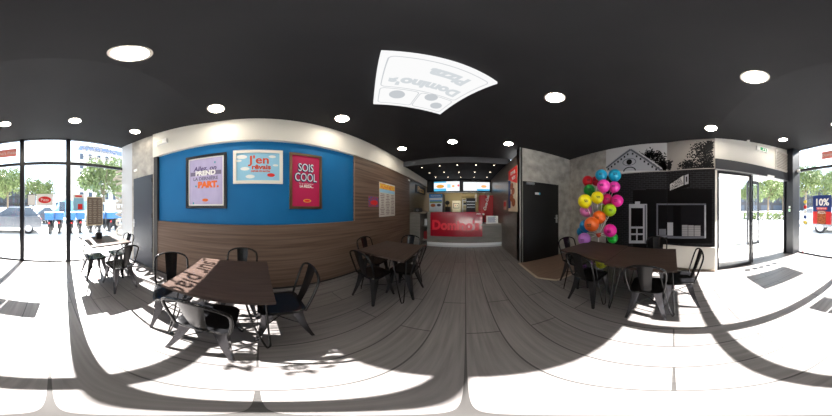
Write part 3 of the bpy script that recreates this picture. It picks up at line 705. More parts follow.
# screens
r0 = None
for i, (xa, xb, lb, cs_) in enumerate(((434.0, 459.6, 'left lit menu screen with a pizza above the counter', ('pizza', 'blue')), (463.3, 489.7, 'right lit white menu screen above the counter', ('white', 'blue')))):
    a, b = hity(xa, 182, YH - .04), hity(xb, 190.9, YH - .04)
    r = thing('menu_screen', ((a.x + b.x) / 2, YH - .04, b.z), lb, 'screen', 'menu screens')
    box('case', M_black, a.x - .05, b.x + .05, YH - .04, YH - .002, b.z - .06, a.z + .06, r, world=True)
    box('display', emit('screen_white', (.95, .97, 1, 1), .6), a.x, b.x, YH - .043, YH - .04, b.z, a.z, r, world=True)
    w = (b.x - a.x) / 2; h = (a.z - b.z) / 2; P = Panel(((a.x + b.x) / 2, YH - .043, (a.z + b.z) / 2), (1, 0, 0), (0, 0, 1))
    if i == 0:
        P.rect(-w, -.02, -h, -h * .45, 0, .001).build('blue_band', emit('screen_blue', (.1, .5, .8, 1), .58), r, world=True)
        P.ell(-w * .5, 0, .2, .09, .001, .001).build('pizza_image', mat('screen_pizza', (0, 0, 0, 1), .5, emis=rgb(224, 160, 60), es=.6), r, world=True)
        P.rect(-w, -.02, h * .75, h, 0, .001).build('top_band', MATS['screen_blue'], r, world=True)
        P.rect(.03, .2, -.08, .1, .001, .001).build('price_block', emit('screen_paleblue', (.4, .75, .9, 1), .58), r, world=True); P.ell(.33, .0, .07, .06, .001, .001).build('product_image', emit('screen_orange', (.95, .5, .2, 1), .58), r, world=True)
        P.ell(w - .06, .03, .05, .06, .001, .001).build('red_image', emit('screen_red', (.9, .1, .12, 1), .58), r, world=True)
    else:
        P.rect(.02, w, -h, -h * .6, 0, .001).build('blue_band', MATS['screen_blue'], r, world=True)
        P.ell(w * .55, .0, .14, .07, .001, .001).build('product_image', MATS['screen_orange'], r, world=True)
        P.rect(-.004, .004, -h, h, 0, .001).build('divider', MATS['screen_paleblue'], r, world=True)
box('header_rail', M_steel, XL + .02, XC - .02, YH - .06, YH - .04, 1.552 * K, 1.565 * K, tag(thing('header_trim', (0, YH - .05, 1.55 * K)), 'thin steel rail under the menu screens', 'rail'), world=True)
# kitchen things
r = thing('drinks_fridge', (-.90 * K, 4.2 * K, 0), 'tall drinks display with blue and green advertising left behind the counter', 'fridge')
box('case', M_mm, -1.14 * K, -.70 * K, 4.0 * K, 4.4 * K, 0, 1.44 * K, r, world=True)
P = Panel((-.92 * K, 4.0 * K, 1.16 * K), (1, 0, 0), (0, 0, 1))
P.rect(-.29, .29, -.4, .38, 0, .01).build('door_print', mat('ad_white', rgb(214, 226, 236), .5), r, world=True)
P.rect(-.29, .29, .22, .38, .01, .002).build('blue_header', mat('ad_blue', rgb(60, 140, 210), .5), r, world=True)
P.rect(-.27, .27, -.0, .12, .01, .002).build('green_print', mat('ad_green', rgb(120, 150, 60), .5), r, world=True)
P.rect(-.27, .27, .06, .12, .012, .002).build('blue_print', MATS['ad_blue'], r, world=True)
P.ell(-.12, -.11, .11, .07, .01, .002).build('food_print', M_food, r, world=True); P.ell(.14, -.1, .09, .06, .01, .002).build('food_print', mat('ad_dark', rgb(60, 60, 80), .5), r, world=True)
P.text('text_line', 'PROMOTIONS', .07, M_pap, 0, .3, .012, r)
r = thing('red_cooler', (.70 * K, 4.45 * K, 0), 'red drinks cooler with white script on the right behind the counter', 'fridge')
box('case', mat('cooler_red', rgb(196, 16, 30), .35), .45 * K, XC - .001, 4.3 * K, 4.6 * K, 0, 1.42 * K, r, world=True)
text('lettering', 'Coca-Cola', .17, M_pap, (.68 * K, 4.3 * K - .002, 1.17 * K), (.25, 0, 1), (-1, 0, .25), r, ext=.001, bold=.008, shear=.3)
r = thing('steel_shelving', (.1 * K, 5.6 * K, 0), 'steel rack with shelves at the right of the kitchen', 'shelving')
mb = MB()
for x in (-.12, .38): 
    for y in (5.3, 5.6): mb.box(x * K - .015, x * K + .015, y * K - .015, y * K + .015, 0, 1.5 * K)
mb.build('posts', M_steel, r, world=True)
for z in (.5, .95, 1.12, 1.30): box('shelf', M_steel, -.12 * K, .38 * K, 5.3 * K, 5.6 * K, z * K, z * K + .02, r, world=True)
for x, z, m, lb in ((0, 1.13, M_black, 'black tray on the third shelf of the steel rack'), (.22, .964, M_pap, 'white box on the second shelf of the steel rack'), (.2, 1.315, mat('card_brown', rgb(170, 130, 80), .7), 'brown carton on the top shelf of the steel rack')):
    zz = z * K; tag(box('storage_box', m, (x - .09) * K, (x + .09) * K, 5.35 * K, 5.55 * K, {1.13: 1.12, .964: .95, 1.315: 1.30}[z] * K + .021, {1.13: 1.12, .964: .95, 1.315: 1.30}[z] * K + .14), lb, 'box')
r = thing('pizza_oven', (-.35 * K, 5.6 * K, 0), 'cream oven cabinet in the middle of the kitchen', 'oven')
box('body', mat('oven_cream', rgb(224, 218, 194), .4), -.55 * K, -.22 * K, 5.4 * K, 5.9 * K, 0, 1.30 * K, r, world=True)
mb = MB(); P = Panel((-.385 * K, 5.4 * K, 1.1 * K), (1, 0, 0), (0, 0, 1)); P.rect(-.17, .17, -.16, .14, 0, .01, mb); mb.build('door', mat('oven_trim', rgb(96, 90, 78), .4), r, world=True)
P.rect(-.14, .14, -.13, .11, .01, .005).build('door_face', MATS['oven_cream'], r, world=True)
P.ell(-.05, .0, .02, .03, .015, .005).build('knob', M_pred, r, world=True); P.ell(.06, -.01, .02, .03, .015, .005).build('knob', M_black, r, world=True)
r = thing('black_oven', (.2 * K, 4.9 * K, 0), 'black oven stack with steel bars at the right of the kitchen', 'oven')
box('body', M_black, .02 * K, .36 * K, 4.85 * K, 5.15 * K, 0, 1.36 * K, r, world=True)
for z in (1.02, 1.12, 1.22): box('steel_bar', M_steel, .04 * K, .34 * K, 4.85 * K - .03, 4.85 * K, z * K, z * K + .03, r, world=True)
o = tag(box('warming_box', mat('box_tan', rgb(214, 190, 130), .5), -.14 * K, .34 * K, 4.87 * K, 5.13 * K, 1.361 * K, 1.50 * K), 'tan box lying on top of the black oven', 'box')
r = thing('hanging_utensils', (-.72 * K, 5.2 * K, 0), 'dark tall utensil trolley left of the cream oven', 'trolley')
box('frame', M_black, -.78 * K, -.60 * K, 5.0 * K, 5.3 * K, 0, 1.05 * K, r, world=True); MB().sphere((-.70 * K, 5.0 * K, 1.2 * K), .12, sc=(1, .6, 1)).build('dark_bag', M_black, r, world=True, smooth=60); box('pole', M_black, -.71 * K, -.69 * K, 5.05 * K, 5.08 * K, 1.05 * K, 1.2 * K, r, world=True)
fitting('wall_cabinet', 'cream hanging cabinet at the kitchen back wall', 'cabinet', M_cream, .0, .5 * K, YK - .3, YK - .001, 1.30 * K, 1.62 * K)
r = thing('kitchen_light', (-.25 * K, 5.6 * K, ZB), 'bright strip light on the kitchen ceiling', 'ceiling light')
box('tube_panel', emit('kitchen_glow', (1, .93, .78, 1), 22), -.9 * K, .4 * K, 5.0 * K, 5.15 * K, ZB - .04, ZB - .01, r, world=True); box('case', M_white, -.92 * K, .42 * K, 4.98 * K, 5.17 * K, ZB - .01, ZB - .0005, r, world=True)
# corridor wall poster
r = thing('food_poster', (XC, 2.45 * K, .93 * K), 'tall food poster with red banner on the corridor wall', 'poster')
P = Panel((XC - .002, 2.45 * K, 1.365 * K), (0, -1, 0), (0, 0, 1)); w, h = .25 * K, .435 * K
P.rect(-w, w, -h, h, 0, .008).build('sheet', mat('poster_cream', rgb(222, 206, 180), .4), r, world=True)
P.poly([(-w, h * .55), (w, h * .2), (w, h), (-w, h)], .008, .001).build('red_banner', M_pred, r, world=True)
P.rect(-w, -w * .45, -h * .85, h * .5, .008, .002).build('blue_band', M_navy, r, world=True)
mb = MB()
for a, b, s in ((-.05, .1, .12), (.05, -.05, .12), (-.08, -.22, .14), (.08, -.36, .14)): P.ell(a, b, s, s * .8, .010, .001, mb)
mb.build('food_print', M_food, r, world=True)
P.text('text_line', 'OFFRE', .13, M_pap, .02, h * .78, .009, r, bold=.006); P.text('text_line', 'MIDI', .13, M_pap, .08, h * .52, .009, r, bold=.006)
r = thing('wall_notice', (XC, 2.98 * K, .95 * K), 'small red and white notice left of the food poster', 'notice')
P = Panel((XC, 2.98 * K, 1.07 * K), (0, -1, 0), (0, 0, 1)); P.rect(-.16, .16, -.15, .15, 0, .004).build('sheet', mat('notice_pink', rgb(200, 150, 140), .5), r, world=True); P.rect(-.12, .12, -.05, .1, .004, .001).build('print', M_pred, r, world=True)
# threshold strips and darker floor in front of the black door
M_strip = mat('pale_strip', rgb(168, 156, 140), .6)
mb = MB(); Z = .003
pts = [(.885, 2.08), (.885, 1.47), (1.05, 1.27), (2.09, 1.27)]
floor2 = MB().slab([(x * K, y * K, 0.0005) for x, y in pts + [(2.09, 2.09)]], (0, 0, 1), .002).build('floor_door', mat('brown_floor', rgb(104, 84, 72), .45, noise=((3, 24, 1), .2, rgb(124, 102, 88), 5)), keep=True); floor2['kind'] = 'structure'
for (xa, ya), (xb, yb) in zip(pts[:-1], pts[1:]):
    a, b = Vector((xa * K, ya * K, .0005)), Vector((xb * K, yb * K, .0005)); k = (b - a).cross(Vector((0, 0, 1))).normalized() * .025
    mb.slab([a - k, b - k, b + k, a + k], (0, 0, 1), .006)
mb.build('trim_11', M_strip, keep=True)['kind'] = 'structure'

# ------------------------------------------------------------------ furniture
M_leg = mat('polished_leg', rgb(84, 84, 88), .2, .85, spec=.6)
def make_chair():
    t = thing('metal_chair', (0, 0, 0))
    # seat: dished rounded square with skirt
    def rs(hx, hy, rad, z, n=6, oy=0):
        q = []
        for sx, sy, s in ((1, 1, 0), (-1, 1, 1), (-1, -1, 2), (1, -1, 3)):
            for k in range(n + 1):
                a = (s + k / n) * PI / 2; q.append(((hx - rad) * sx + rad * math.cos(a), oy + (hy - rad) * sy + rad * math.sin(a), z))
        return q
    MB().loft([rs(.165, .165, .07, .425), rs(.182, .182, .075, .43), rs(.186, .186, .075, .446), rs(.178, .178, .07, .452), rs(.14, .14, .07, .446), rs(.05, .05, .03, .440)]).build('seat', M_blackmet, t, smooth=45)
    for sx in (-1, 1):
        for sy in (1, -1):
            rings = []
            for f in [i / 7 for i in range(8)]:
                z = .445 * (1 - f); o = .135 + .06 * f ** 1.4; oy = (.135 + (.06 if sy > 0 else .085) * f ** 1.4)
                w = .058 * (1 - f) ** 1.3 + .017; c = Vector((o * sx, oy * sy, z)); tk = .010 + .006 * (1 - f)
                # L-ish folded sheet, corner outward
                ring = [c + Vector((tk * sx, tk * sy, 0)), c + Vector((tk * sx * .9, -w * sy, 0)), c + Vector((-.004 * sx, -w * sy, 0)), c + Vector((-.006 * sx, -.006 * sy, 0)), c + Vector((-w * sx, -.004 * sy, 0)), c + Vector((-w * sx, tk * sy * .9, 0))]
                rings.append(ring)
            MB().loft(rings).build('leg', M_leg, t, smooth=30)
    # back hoop
    pts = []
    for i in range(25):
        a = PI * i / 24; pts.append((i, a))
    hoop = [(-.170, -.165, .44), (-.182, -.192, .54), (-.192, -.222, .64), (-.194, -.252, .73)]
    top = [(-.190 * math.cos(PI * i / 12), -.262 - .028 * math.sin(PI * i / 12), .76 + .085 * math.sin(PI * i / 12)) for i in range(13)]
    hoop = hoop + top + [(-x, y, z) for x, y, z in reversed(hoop)]
    MB().tube(hoop, .0115, 8).build('back_frame', M_blackmet, t, smooth=60)
    # centre splat
    rings = []
    for f in [i / 8 for i in range(9)]:
        z = .44 + .40 * f; y = -.162 - .128 * f - .004 * math.sin(f * PI); w = .048 + .028 * f
        rings.append([(-w, y, z), (-w * .5, y - .008, z), (w * .5, y - .008, z), (w, y, z), (w, y - .003, z), (w * .5, y - .011, z), (-w * .5, y - .011, z), (-w, y - .003, z)])
    MB().loft(rings).build('back_splat', M_blackmet, t, smooth=50)
    mb = MB(); mb.tube([(-.17, .17, .20), (0, 0, .235), (.17, -.185, .20)], .006); mb.tube([(.17, .17, .20), (0, 0, .222), (-.17, -.185, .20)], .006)
    mb.build('cross_brace', M_blackmet, t, smooth=60)
    return t
def make_table(hx=.385, hy=.385):
    t = thing('square_table', (0, 0, 0))
    MB().box(-hx, hx, -hy, hy, .725, .75).build('tabletop', M_tabletop, t)
    for sx in (-1, 1):
        for sy in (-1, 1):
            cx, cy = (hx - .05) * sx, (hy - .05) * sy
            a = Vector((cx - .13 * sx, cy, .722)); b = Vector((cx, cy - .13 * sy, .722)); d = Vector((cx + .01 * sx, cy + .01 * sy, .008))
            e = (b - a).normalized() * .018
            MB().tube([a, a.lerp(d - e, .5), d - e + Vector((0, 0, .03)), d - e * .6, d + e * .6, d + e + Vector((0, 0, .03)), b.lerp(d + e, .5), b], .0075, 8).build('hairpin_leg', M_blackmet, t, smooth=60)
    mb = MB(); h = .012
    for s in (-1, 1): mb.box(-hx + .04, hx - .04, s * (hy - .06) - h, s * (hy - .06) + h, .705, .7245); mb.box(s * (hx - .06) - h, s * (hx - .06) + h, -hy + .04, hy - .04, .704, .7235)
    mb.build('under_frame', M_blackmet, t)
    return t
tb = make_table(); first = True
tables = [(-.81, -.20, 'dark wood table below the blue wall with sunlit lettering shadow across it'), (-.77, 1.255, 'dark wood table against the brown wood panel near the counter'),
          (1.215, .81, 'dark wood table beside the balloons, nearer the black door'), (1.183, .25, 'dark wood table below the mural, nearer the entrance'), (-.76, -1.735, 'sunlit wood table at the left window')]
for x, y, lb in tables:
    o = tb if first else copy_tree(tb); first = False
    o.location = (x * K, y * K, 0); tag(o, lb, 'table', 'square tables')
ch = make_chair(); first = True
chairs = [(-.745, -.56, -50, 'black metal chair by the blue wall table, on its window side'),
          (-1.06, -.145, -90, 'black metal chair between the blue wall table and the wood wainscot'),
          (-.78, .13, 180, 'black metal chair by the blue wall table, on its counter side'),
          (-.60, -.225, 90, 'black metal chair closest to the camera, at the blue wall table'),
          (-1.05, 1.29, -90, 'black metal chair against the wood panel at the left rear table'),
          (-.76, 1.54, 180, 'black metal chair at the left rear table, nearest the counter'),
          (-.83, 1.0, -4, 'black metal chair at the left rear table, nearest the blue wall poster'),
          (-.62, 1.25, 90, 'black metal chair at the left rear table, on the open floor side'),
          (1.02, .74, -90, 'black metal chair on the open floor side of the balloon table'),
          (1.21, 1.08, 178, 'black metal chair at the balloon table, nearest the black door'),
          (1.03, .20, -86, 'black metal chair with sunlit legs on the open floor side of the mural table'),
          (1.18, -.04, 4, 'black metal chair at the mural table, nearest the entrance'),
          (1.60, .23, 90, 'black metal chair between the mural table and the mural'),
          (-.76, -1.32, 180, 'black metal chair at the left window table, on the room side'),
          (-.98, -1.72, -90, 'black metal chair between the left window table and the slate door'),
          (-.60, -1.70, 90, 'black metal chair at the left window table, beside the second mullion')]
for x, y, a, lb in chairs:
    o = ch if first else copy_tree(ch); first = False
    o.location = (x * K, y * K, 0); o.rotation_euler = (0, 0, math.radians(a)); tag(o, lb, 'chair', 'black metal chairs')
o = thing('napkin_caddy', (-.72 * K, -1.86 * K, .75), 'small black caddy on the left window table', 'caddy')
mb = MB(); mb.box(-.06, .06, -.05, .05, 0, .008); mb.box(-.06, .06, -.05, -.045, 0, .13); mb.box(-.06, .06, .045, .05, 0, .13); mb.box(-.06, -.055, -.045, .045, 0, .09); mb.box(.055, .06, -.045, .045, 0, .09); mb.build('holder', M_black, o)
MB().box(-.045, .045, -.04, .04, .01, .115).build('napkins', M_black, o)

# ------------------------------------------------------------------ balloons
SX, SY = 1.60 * K, 1.02 * K; ZT = .60 * K
st = thing('balloon_stand', (SX, SY, 0), 'white balloon stand with many sticks rising behind the dark table', 'balloon stand')
MB().lathe([(.13, 0), (.13, .015), (.02, .03), (.012, .05), (.012, ZT)], (0, 0, 0)).build('pole', M_pap, st, smooth=40)
MB().lathe([(.015, ZT - .04), (.05, ZT), (.055, ZT + .05), (.02, ZT + .06)], (0, 0, 0)).build('red_hub', mat('hub_red', rgb(220, 60, 30), .4), st, smooth=50)
bal = [(587.7, 181, 'red', (205, 24, 40), 11, 2.0, 'red balloon at the upper left of the bunch'), (596, 181, 'crimson', (190, 16, 50), 10, 2.04, 'dark red balloon half hidden behind the upper cyan balloon'),
       (601.2, 175.3, 'cyan', (20, 160, 205), 12.3, 1.88, 'cyan balloon at the top left of the bunch'), (614.7, 175.3, 'cyan2', (20, 165, 205), 13, 1.9, 'cyan balloon at the top right of the bunch, against the mural'),
       (603.7, 186, 'pink', (240, 70, 180), 13.6, 1.72, 'large bright pink balloon in the upper centre'), (614.3, 187, 'pink2', (226, 60, 170), 12, 1.85, 'pink balloon right of the large bright pink one'),
       (589.4, 190.3, 'green', (30, 150, 60), 12, 1.95, 'dark green balloon at the left under the red one'), (597.3, 197.6, 'yellow', (236, 222, 20), 13, 1.76, 'yellow balloon in the middle of the bunch'),
       (584.9, 201.3, 'yellow2', (240, 226, 20), 14.5, 1.78, 'large yellow balloon at the left edge of the bunch'), (607, 199.5, 'magenta', (224, 30, 120), 12, 1.9, 'magenta balloon half hidden right of the middle yellow one'),
       (617.2, 200.8, 'magenta2', (226, 30, 150), 12.8, 1.82, 'magenta balloon at the right edge of the bunch'), (609.8, 210, 'lime', (170, 210, 20), 13.3, 1.8, 'lime green balloon at the right below the magenta one'),
       (603, 209, 'lime2', (150, 190, 20), 10, 2.0, 'small lime balloon behind the large lime one'), (586, 210.8, 'mauve', (216, 120, 180), 13, 1.9, 'mauve balloon below the large yellow one'),
       (599, 217.5, 'orange', (238, 108, 30), 14, 1.8, 'orange balloon in the lower centre, upper of the two'), (591.7, 224.4, 'orange2', (240, 106, 34), 15.5, 1.7, 'orange balloon in the lower centre, lower of the two'),
       (586, 226, 'blue', (10, 130, 190), 13.5, 1.9, 'blue balloon behind the lower orange one'), (581.5, 231.7, 'blue2', (10, 120, 170), 10, 1.98, 'blue balloon at the lower left edge'),
       (584.4, 239, 'violet', (190, 120, 210), 13, 1.8, 'violet balloon at the lower left just above the table'), (610, 230.6, 'hotpink', (236, 30, 160), 13.8, 1.74, 'hot pink balloon at the lower right of the bunch'),
       (612.5, 238, 'green2', (20, 190, 50), 11, 1.95, 'green balloon behind the lower hot pink one'), (584, 268, 'purple', (110, 40, 130), 15, 1.9, 'purple balloon under the dark table'), (601, 263, 'yellow3', (190, 190, 20), 12, 1.95, 'yellow balloon under the dark table')]
M_knot = None
for x, y, nm, c, dpx, rr, lb in bal:
    m = mat('balloon_' + nm, rgb(*c), .28, spec=.5)
    d = ray(x, y); hd = math.hypot(d.x, d.y); p = CAM + d * (rr * K / hd)
    R = math.radians(dpx * .43269) / 2 * rr * K / hd * .98
    root = Vector((SX, SY, ZT))
    if p.z < .7: root = Vector((SX, SY, .25)); 
    if p.z < .7 and p.z - R < .02: p.z = R + .04
    dr = (p - root).normalized(); base = p - dr * R * 1.12
    t = thing('balloon', p, lb, 'balloon', 'balloons of the bunch')
    q = dr.to_track_quat('Z', 'Y').to_matrix()
    rings = []
    prof = [(.02, -1.16), (.055, -1.14), (.035, -1.08), (.12, -1.04), (.42, -.9), (.72, -.68), (.92, -.36), (1, 0), (.95, .33), (.8, .61), (.58, .82), (.3, .955), (.02, 1.0)]
    for a, hh in prof: rings.append([q @ Vector((a * R * math.cos(2 * PI * i / 20), a * R * math.sin(2 * PI * i / 20), hh * R)) for i in range(20)])
    MB().loft(rings).build('skin', m, t, smooth=60)
    # printed logo mark facing the room
    fn = (CAM - p).normalized(); fn = (fn + Vector((random.uniform(-.35, .35), random.uniform(-.35, .35), -.25))).normalized(); rt, uu, nn = frame3(Vector((0, 0, 1)).cross(fn), (0, 0, 1))
    mb = MB(); n0 = []
    for a, b, w, h in ((-.22, .1, .16, .13), (.0, .1, .16, .13), (.2, .1, .12, .13), (-.1, -.1, .3, .1), (.17, -.1, .14, .1)):
        pts = []
        for u_, v_ in ((a - w / 2, b - h / 2), (a + w / 2, b - h / 2), (a + w / 2, b + h / 2), (a - w / 2, b + h / 2)):
            pts.append(((nn + rt * u_ + uu * v_).normalized()) * R * 1.005)
        mb.slab(pts, nn, .001)
    mb.build('printed_mark', M_md, t)
    mid = root.lerp(base, .5) + Vector((random.uniform(-.02, .02), random.uniform(-.02, .02), .01))
    if p.z > .7: MB().tube([root, mid, base], .005, 6).build('stick', M_pap, st, world=True)
    else: MB().tube([Vector((SX, SY, .2)), base], .005, 6).build('stick', M_pap, st, world=True)

# ------------------------------------------------------------------ the street
M_leaf = mat('tree_leaf', rgb(84, 100, 52), .7, noise=((3, 3, 3), .2, rgb(116, 128, 80), 2)); M_bark = mat('bark', rgb(110, 96, 80), .8)
def make_tree(seed, n=3000):
    random.seed(seed); t = thing('street_tree', (0, 0, 0))
    mb = MB(); mb.tube([(0, 0, 0), (.05, 0, 1.6), (0, .05, 3.2), (.1, 0, 4.6)], [.2, .16, .13, .06])
    for a in range(5):
        an = a * 1.26; mb.tube([(0, .03, 2.6 + .25 * a), (.9 * math.cos(an), .9 * math.sin(an), 3.8 + .25 * a), (1.7 * math.cos(an), 1.7 * math.sin(an), 4.8 + .3 * a)], [.08, .05, .02], 6)
    mb.build('trunk', M_bark, t, smooth=60)
    mb = MB(); cl = [(random.uniform(-1.9, 1.9), random.uniform(-1.9, 1.9), random.uniform(3.3, 6.6)) for _ in range(16)]
    for i in range(n):
        c = Vector(random.choice(cl)); d = Vector([random.gauss(0, 1) for _ in range(3)]).normalized() * random.uniform(.5, 1.15)
        p = c + d; s = random.uniform(.12, .24); e = Euler([random.uniform(0, 6.28) for _ in range(3)]).to_matrix()
        k = len(mb.v); mb.v += [p + e @ Vector(q) * s for q in ((-1, 0, 0), (0, -.55, .1), (1, 0, 0), (0, .55, .1))]; mb.f.append((k, k + 1, k + 2, k + 3))
    mb.build('crown', M_leaf, t)
    return t
def at(px, dist, z=-.02):
    d = ray(px, 208); return Vector((d.x * dist, d.y * dist, z))
t1 = make_tree(3)
trees = [(8, 30, 1.45, 'street tree at the left of the centre window'), (33, 52, 1.8, 'distant street tree in the centre window left half'), (46, 70, 2.2, 'distant street tree in the centre window right half'),
         (104, 17, 1.08, 'nearest street tree seen through the left window'), (123, 29, 1.5, 'street tree at the wall end of the left window'), (806, 36, 1.8, 'street tree beside the pillar in the right window'), (825, 52, 2.2, 'street tree above the discount poster in the right window'),
         (768, 20, .95, 'street tree seen through the open entrance'), (783, 27, 1.0, 'street tree at the right of the open entrance'), (752, 30, 1.0, 'street tree behind the glazed lobby')]
for i, (px, ds, s, lb) in enumerate(trees):
    o = t1 if i == 0 else copy_tree(t1); o.location = at(px, ds); o.scale = (s, s, s); o.rotation_euler = (0, 0, i * 1.3); tag(o, lb, 'tree', 'street trees')
random.seed(11)
def facade(name, label, o, ux, L, nx, floors, fh, gh, wall, roofm, roofh, wd=1.1, depth=12):
    """building: origin o (front left corner, ground), ux unit vector along the front, facing n"""
    ux = Vector(ux).normalized(); n = ux.cross(Vector((0, 0, 1)))   # towards the viewer
    t = thing(name, o, label, 'building')
    F = Panel(Vector(o), ux, (0, 0, 1)); 
    if F.n.dot(CAM - Vector(o)) < 0: F.n = -F.n
    Ht = gh + floors * fh
    MB().slab([F.p(0, 0), F.p(L, 0), F.p(L, Ht), F.p(0, Ht)], -F.n, depth).build('wall', wall, t, world=True)
    mb = MB(); mb.slab([F.p(-.3, Ht, .4), F.p(L + .3, Ht, .4), F.p(L + .3, Ht + .35, .4), F.p(-.3, Ht + .35, .4)], -F.n, depth); mb.build('cornice', wall, t, world=True)
    if roofh:
        a, b = F.p(0, Ht + .35, -.1), F.p(L, Ht + .35, -.1); c, d = F.p(L - 1.2, Ht + roofh, -1.6), F.p(1.2, Ht + roofh, -1.6)
        a2, b2 = F.p(0, Ht + .35, -depth), F.p(L, Ht + .35, -depth); c2, d2 = F.p(L - 1.2, Ht + roofh, -depth + 1.5), F.p(1.2, Ht + roofh, -depth + 1.5)
        m = MB(); m.v = [a, b, b2, a2, d, c, c2, d2]; m.f = [(0, 1, 5, 4), (1, 2, 6, 5), (2, 3, 7, 6), (3, 0, 4, 7), (4, 5, 6, 7), (0, 3, 2, 1)]; m.build('roof', roofm, t, world=True)
    k = 0
    for f in range(floors):
        for i in range(nx):
            if k >= 95: break
            x = (i + .5) * L / nx; z = gh + f * fh + .5
            w = F.rect(x - wd / 2, x + wd / 2, z, z + fh - 1.1, .0, .04).build('window', MATS['ext_glass'], t, world=True); k += 1
        mb = MB(); F.rect(-.2, L + .2, gh + f * fh - .12, gh + f * fh + .1, .0, .35, mb); mb.build('string_course', wall, t, world=True)
    for i in range(max(2, nx // 2)):
        x = (i + .5) * L / max(2, nx // 2); F.rect(x - L / nx * .75, x + L / nx * .75, .2, gh - .9, 0, .05).build('shop_window', MATS['ext_glass'], t, world=True)
    return t
mat('ext_glass', rgb(70, 78, 90), .4, spec=.3)
M_stone = mat('stone', rgb(206, 200, 190), .8); M_slate = mat('slate_roof', rgb(96, 108, 132), .6); M_dkb = mat('dark_facade', rgb(62, 62, 66), .8)
facade('apartment_building', 'pale stone apartment block with a slate mansard roof beyond the left window', (-46, -38, 0), (1, 0, 0), 38, 14, 5, 3.1, 3.6, M_stone, M_slate, 3.2)
facade('street_terrace', 'long pale terrace receding down the street in the centre window', (-7.5, -51, 0), (.05, -1, 0), 45, 16, 5, 3.1, 3.4, M_stone, M_slate, 3.0, depth=14)
facade('low_building', 'low grey building behind the trees in the right window', (10, -64, 0), (1, .25, 0), 36, 12, 2, 3.2, 3.6, M_dkb, M_slate, 2.0)
facade('shop_row', 'dark row of shops across the street beyond the entrance', (46, -50, 0), (.25, 1, 0), 46, 14, 2, 3.0, 3.6, M_dkb, M_slate, 1.5)
# cars
M_tyre = mat('tyre', rgb(28, 28, 30), .7); M_cgl = mat('car_glass', rgb(60, 68, 78), .15, spec=.7); M_rim2 = mat('wheel_rim', rgb(170, 172, 176), .35, .6)
def make_car(loc, rz, col, label, L=4.0, Ht=1.48, van=False):
    t = thing('parked_van' if van else 'parked_car', loc, label, 'van' if van else 'car', rz=rz); W = .86
    if van: prof = [(-L / 2, .35), (-L / 2, 1.0), (-L / 2 + .08, Ht), (L / 2 - 1.3, Ht), (L / 2 - .55, 1.25), (L / 2 - .05, 1.0), (L / 2, .35)]
    else: prof = [(-L / 2, .35), (-L / 2, .75), (-L / 2 + .12, 1.0), (L / 2 - 1.15, .98), (L / 2 - .2, .8), (L / 2, .6), (L / 2, .35)]
    rings = []
    for y, k in ((-W, .94), (-W + .06, 1), (W - .06, 1), (W, .94)): rings.append([(x * (1 if k == 1 else .985), y, .35 + (z - .35) * k) for x, z in prof])
    MB().loft(rings).build('body', mat('car_paint_%d%d%d' % col, rgb(*col), .3, .2, spec=.6, coat=.5), t, smooth=35)
    if not van:
        lo, hi = [(-L / 2 + .15, .96), (L / 2 - 1.1, .96)], [(-L / 2 + .6, Ht), (L / 2 - 1.85, Ht)]
        MB().loft([[(lo[0][0], -W + .05, .96), (lo[1][0], -W + .05, .96), (lo[1][0], W - .05, .96), (lo[0][0], W - .05, .96)], [(hi[0][0], -W + .2, Ht - .03), (hi[1][0], -W + .2, Ht - .03), (hi[1][0], W - .2, Ht - .03), (hi[0][0], W - .2, Ht - .03)]]).build('windows', M_cgl, t)
        MB().loft([[(hi[0][0] - .02, -W + .18, Ht - .04), (hi[1][0] + .02, -W + .18, Ht - .04), (hi[1][0] + .02, W - .18, Ht - .04), (hi[0][0] - .02, W - .18, Ht - .04)], [(hi[0][0] + .1, -W + .26, Ht + .02), (hi[1][0] - .1, -W + .26, Ht + .02), (hi[1][0] - .1, W - .26, Ht + .02), (hi[0][0] + .1, W - .26, Ht + .02)]]).build('roof', MATS['car_paint_%d%d%d' % col], t)
    else:
        for y in (-W - .005, W): MB().box(L / 2 - 1.5, L / 2 - .85, y, y + .005, 1.0, Ht - .15).build('side_window', M_cgl, t)
    for sx in (-1, 1):
        for sy in (-1, 1):
            c = (sx * (L / 2 - .75), sy * (W - .1) - .1, .31)
            w = MB().lathe([(.2, 0), (.31, .01), (.31, .19), (.2, .2)], c, 20, 'y').build('wheel', M_tyre, t, smooth=40)
            MB().lathe([(.05, -.005), (.19, 0), (.19, .2), (.05, .205)], c, 14, 'y').build('hub_cap', M_rim2, w)
    for y in (-.6, .6):
        MB().box(L / 2 - .02, L / 2 + .01, y - .14, y + .14, .6, .72).build('headlight', M_pap, t); MB().box(-L / 2 - .01, -L / 2 + .02, y - .12, y + .12, .7, .85).build('tail_light', M_pred, t)
    return t
make_car(at(9, 8.0), math.radians(14), (96, 100, 106), 'silver parked car in the centre and right windows', L=3.7)
make_car(at(39, 12.2), math.radians(20), (70, 74, 84), 'dark small car behind the scooters in the centre window', L=2.9, Ht=1.5)
make_car(at(819, 11.6), math.radians(-4), (150, 152, 156), 'pale van partly hidden by the discount poster', L=3.2, Ht=1.5, van=True)
make_car(at(72, 15.5), math.radians(10), (120, 160, 186), 'light blue and white van behind the row of scooters', L=5.2, Ht=2.25, van=True)
make_car(at(106, 12.8), math.radians(12), (196, 204, 210), 'pale grey van behind the menu sheet of the left window', L=4.6, Ht=1.9, van=True)
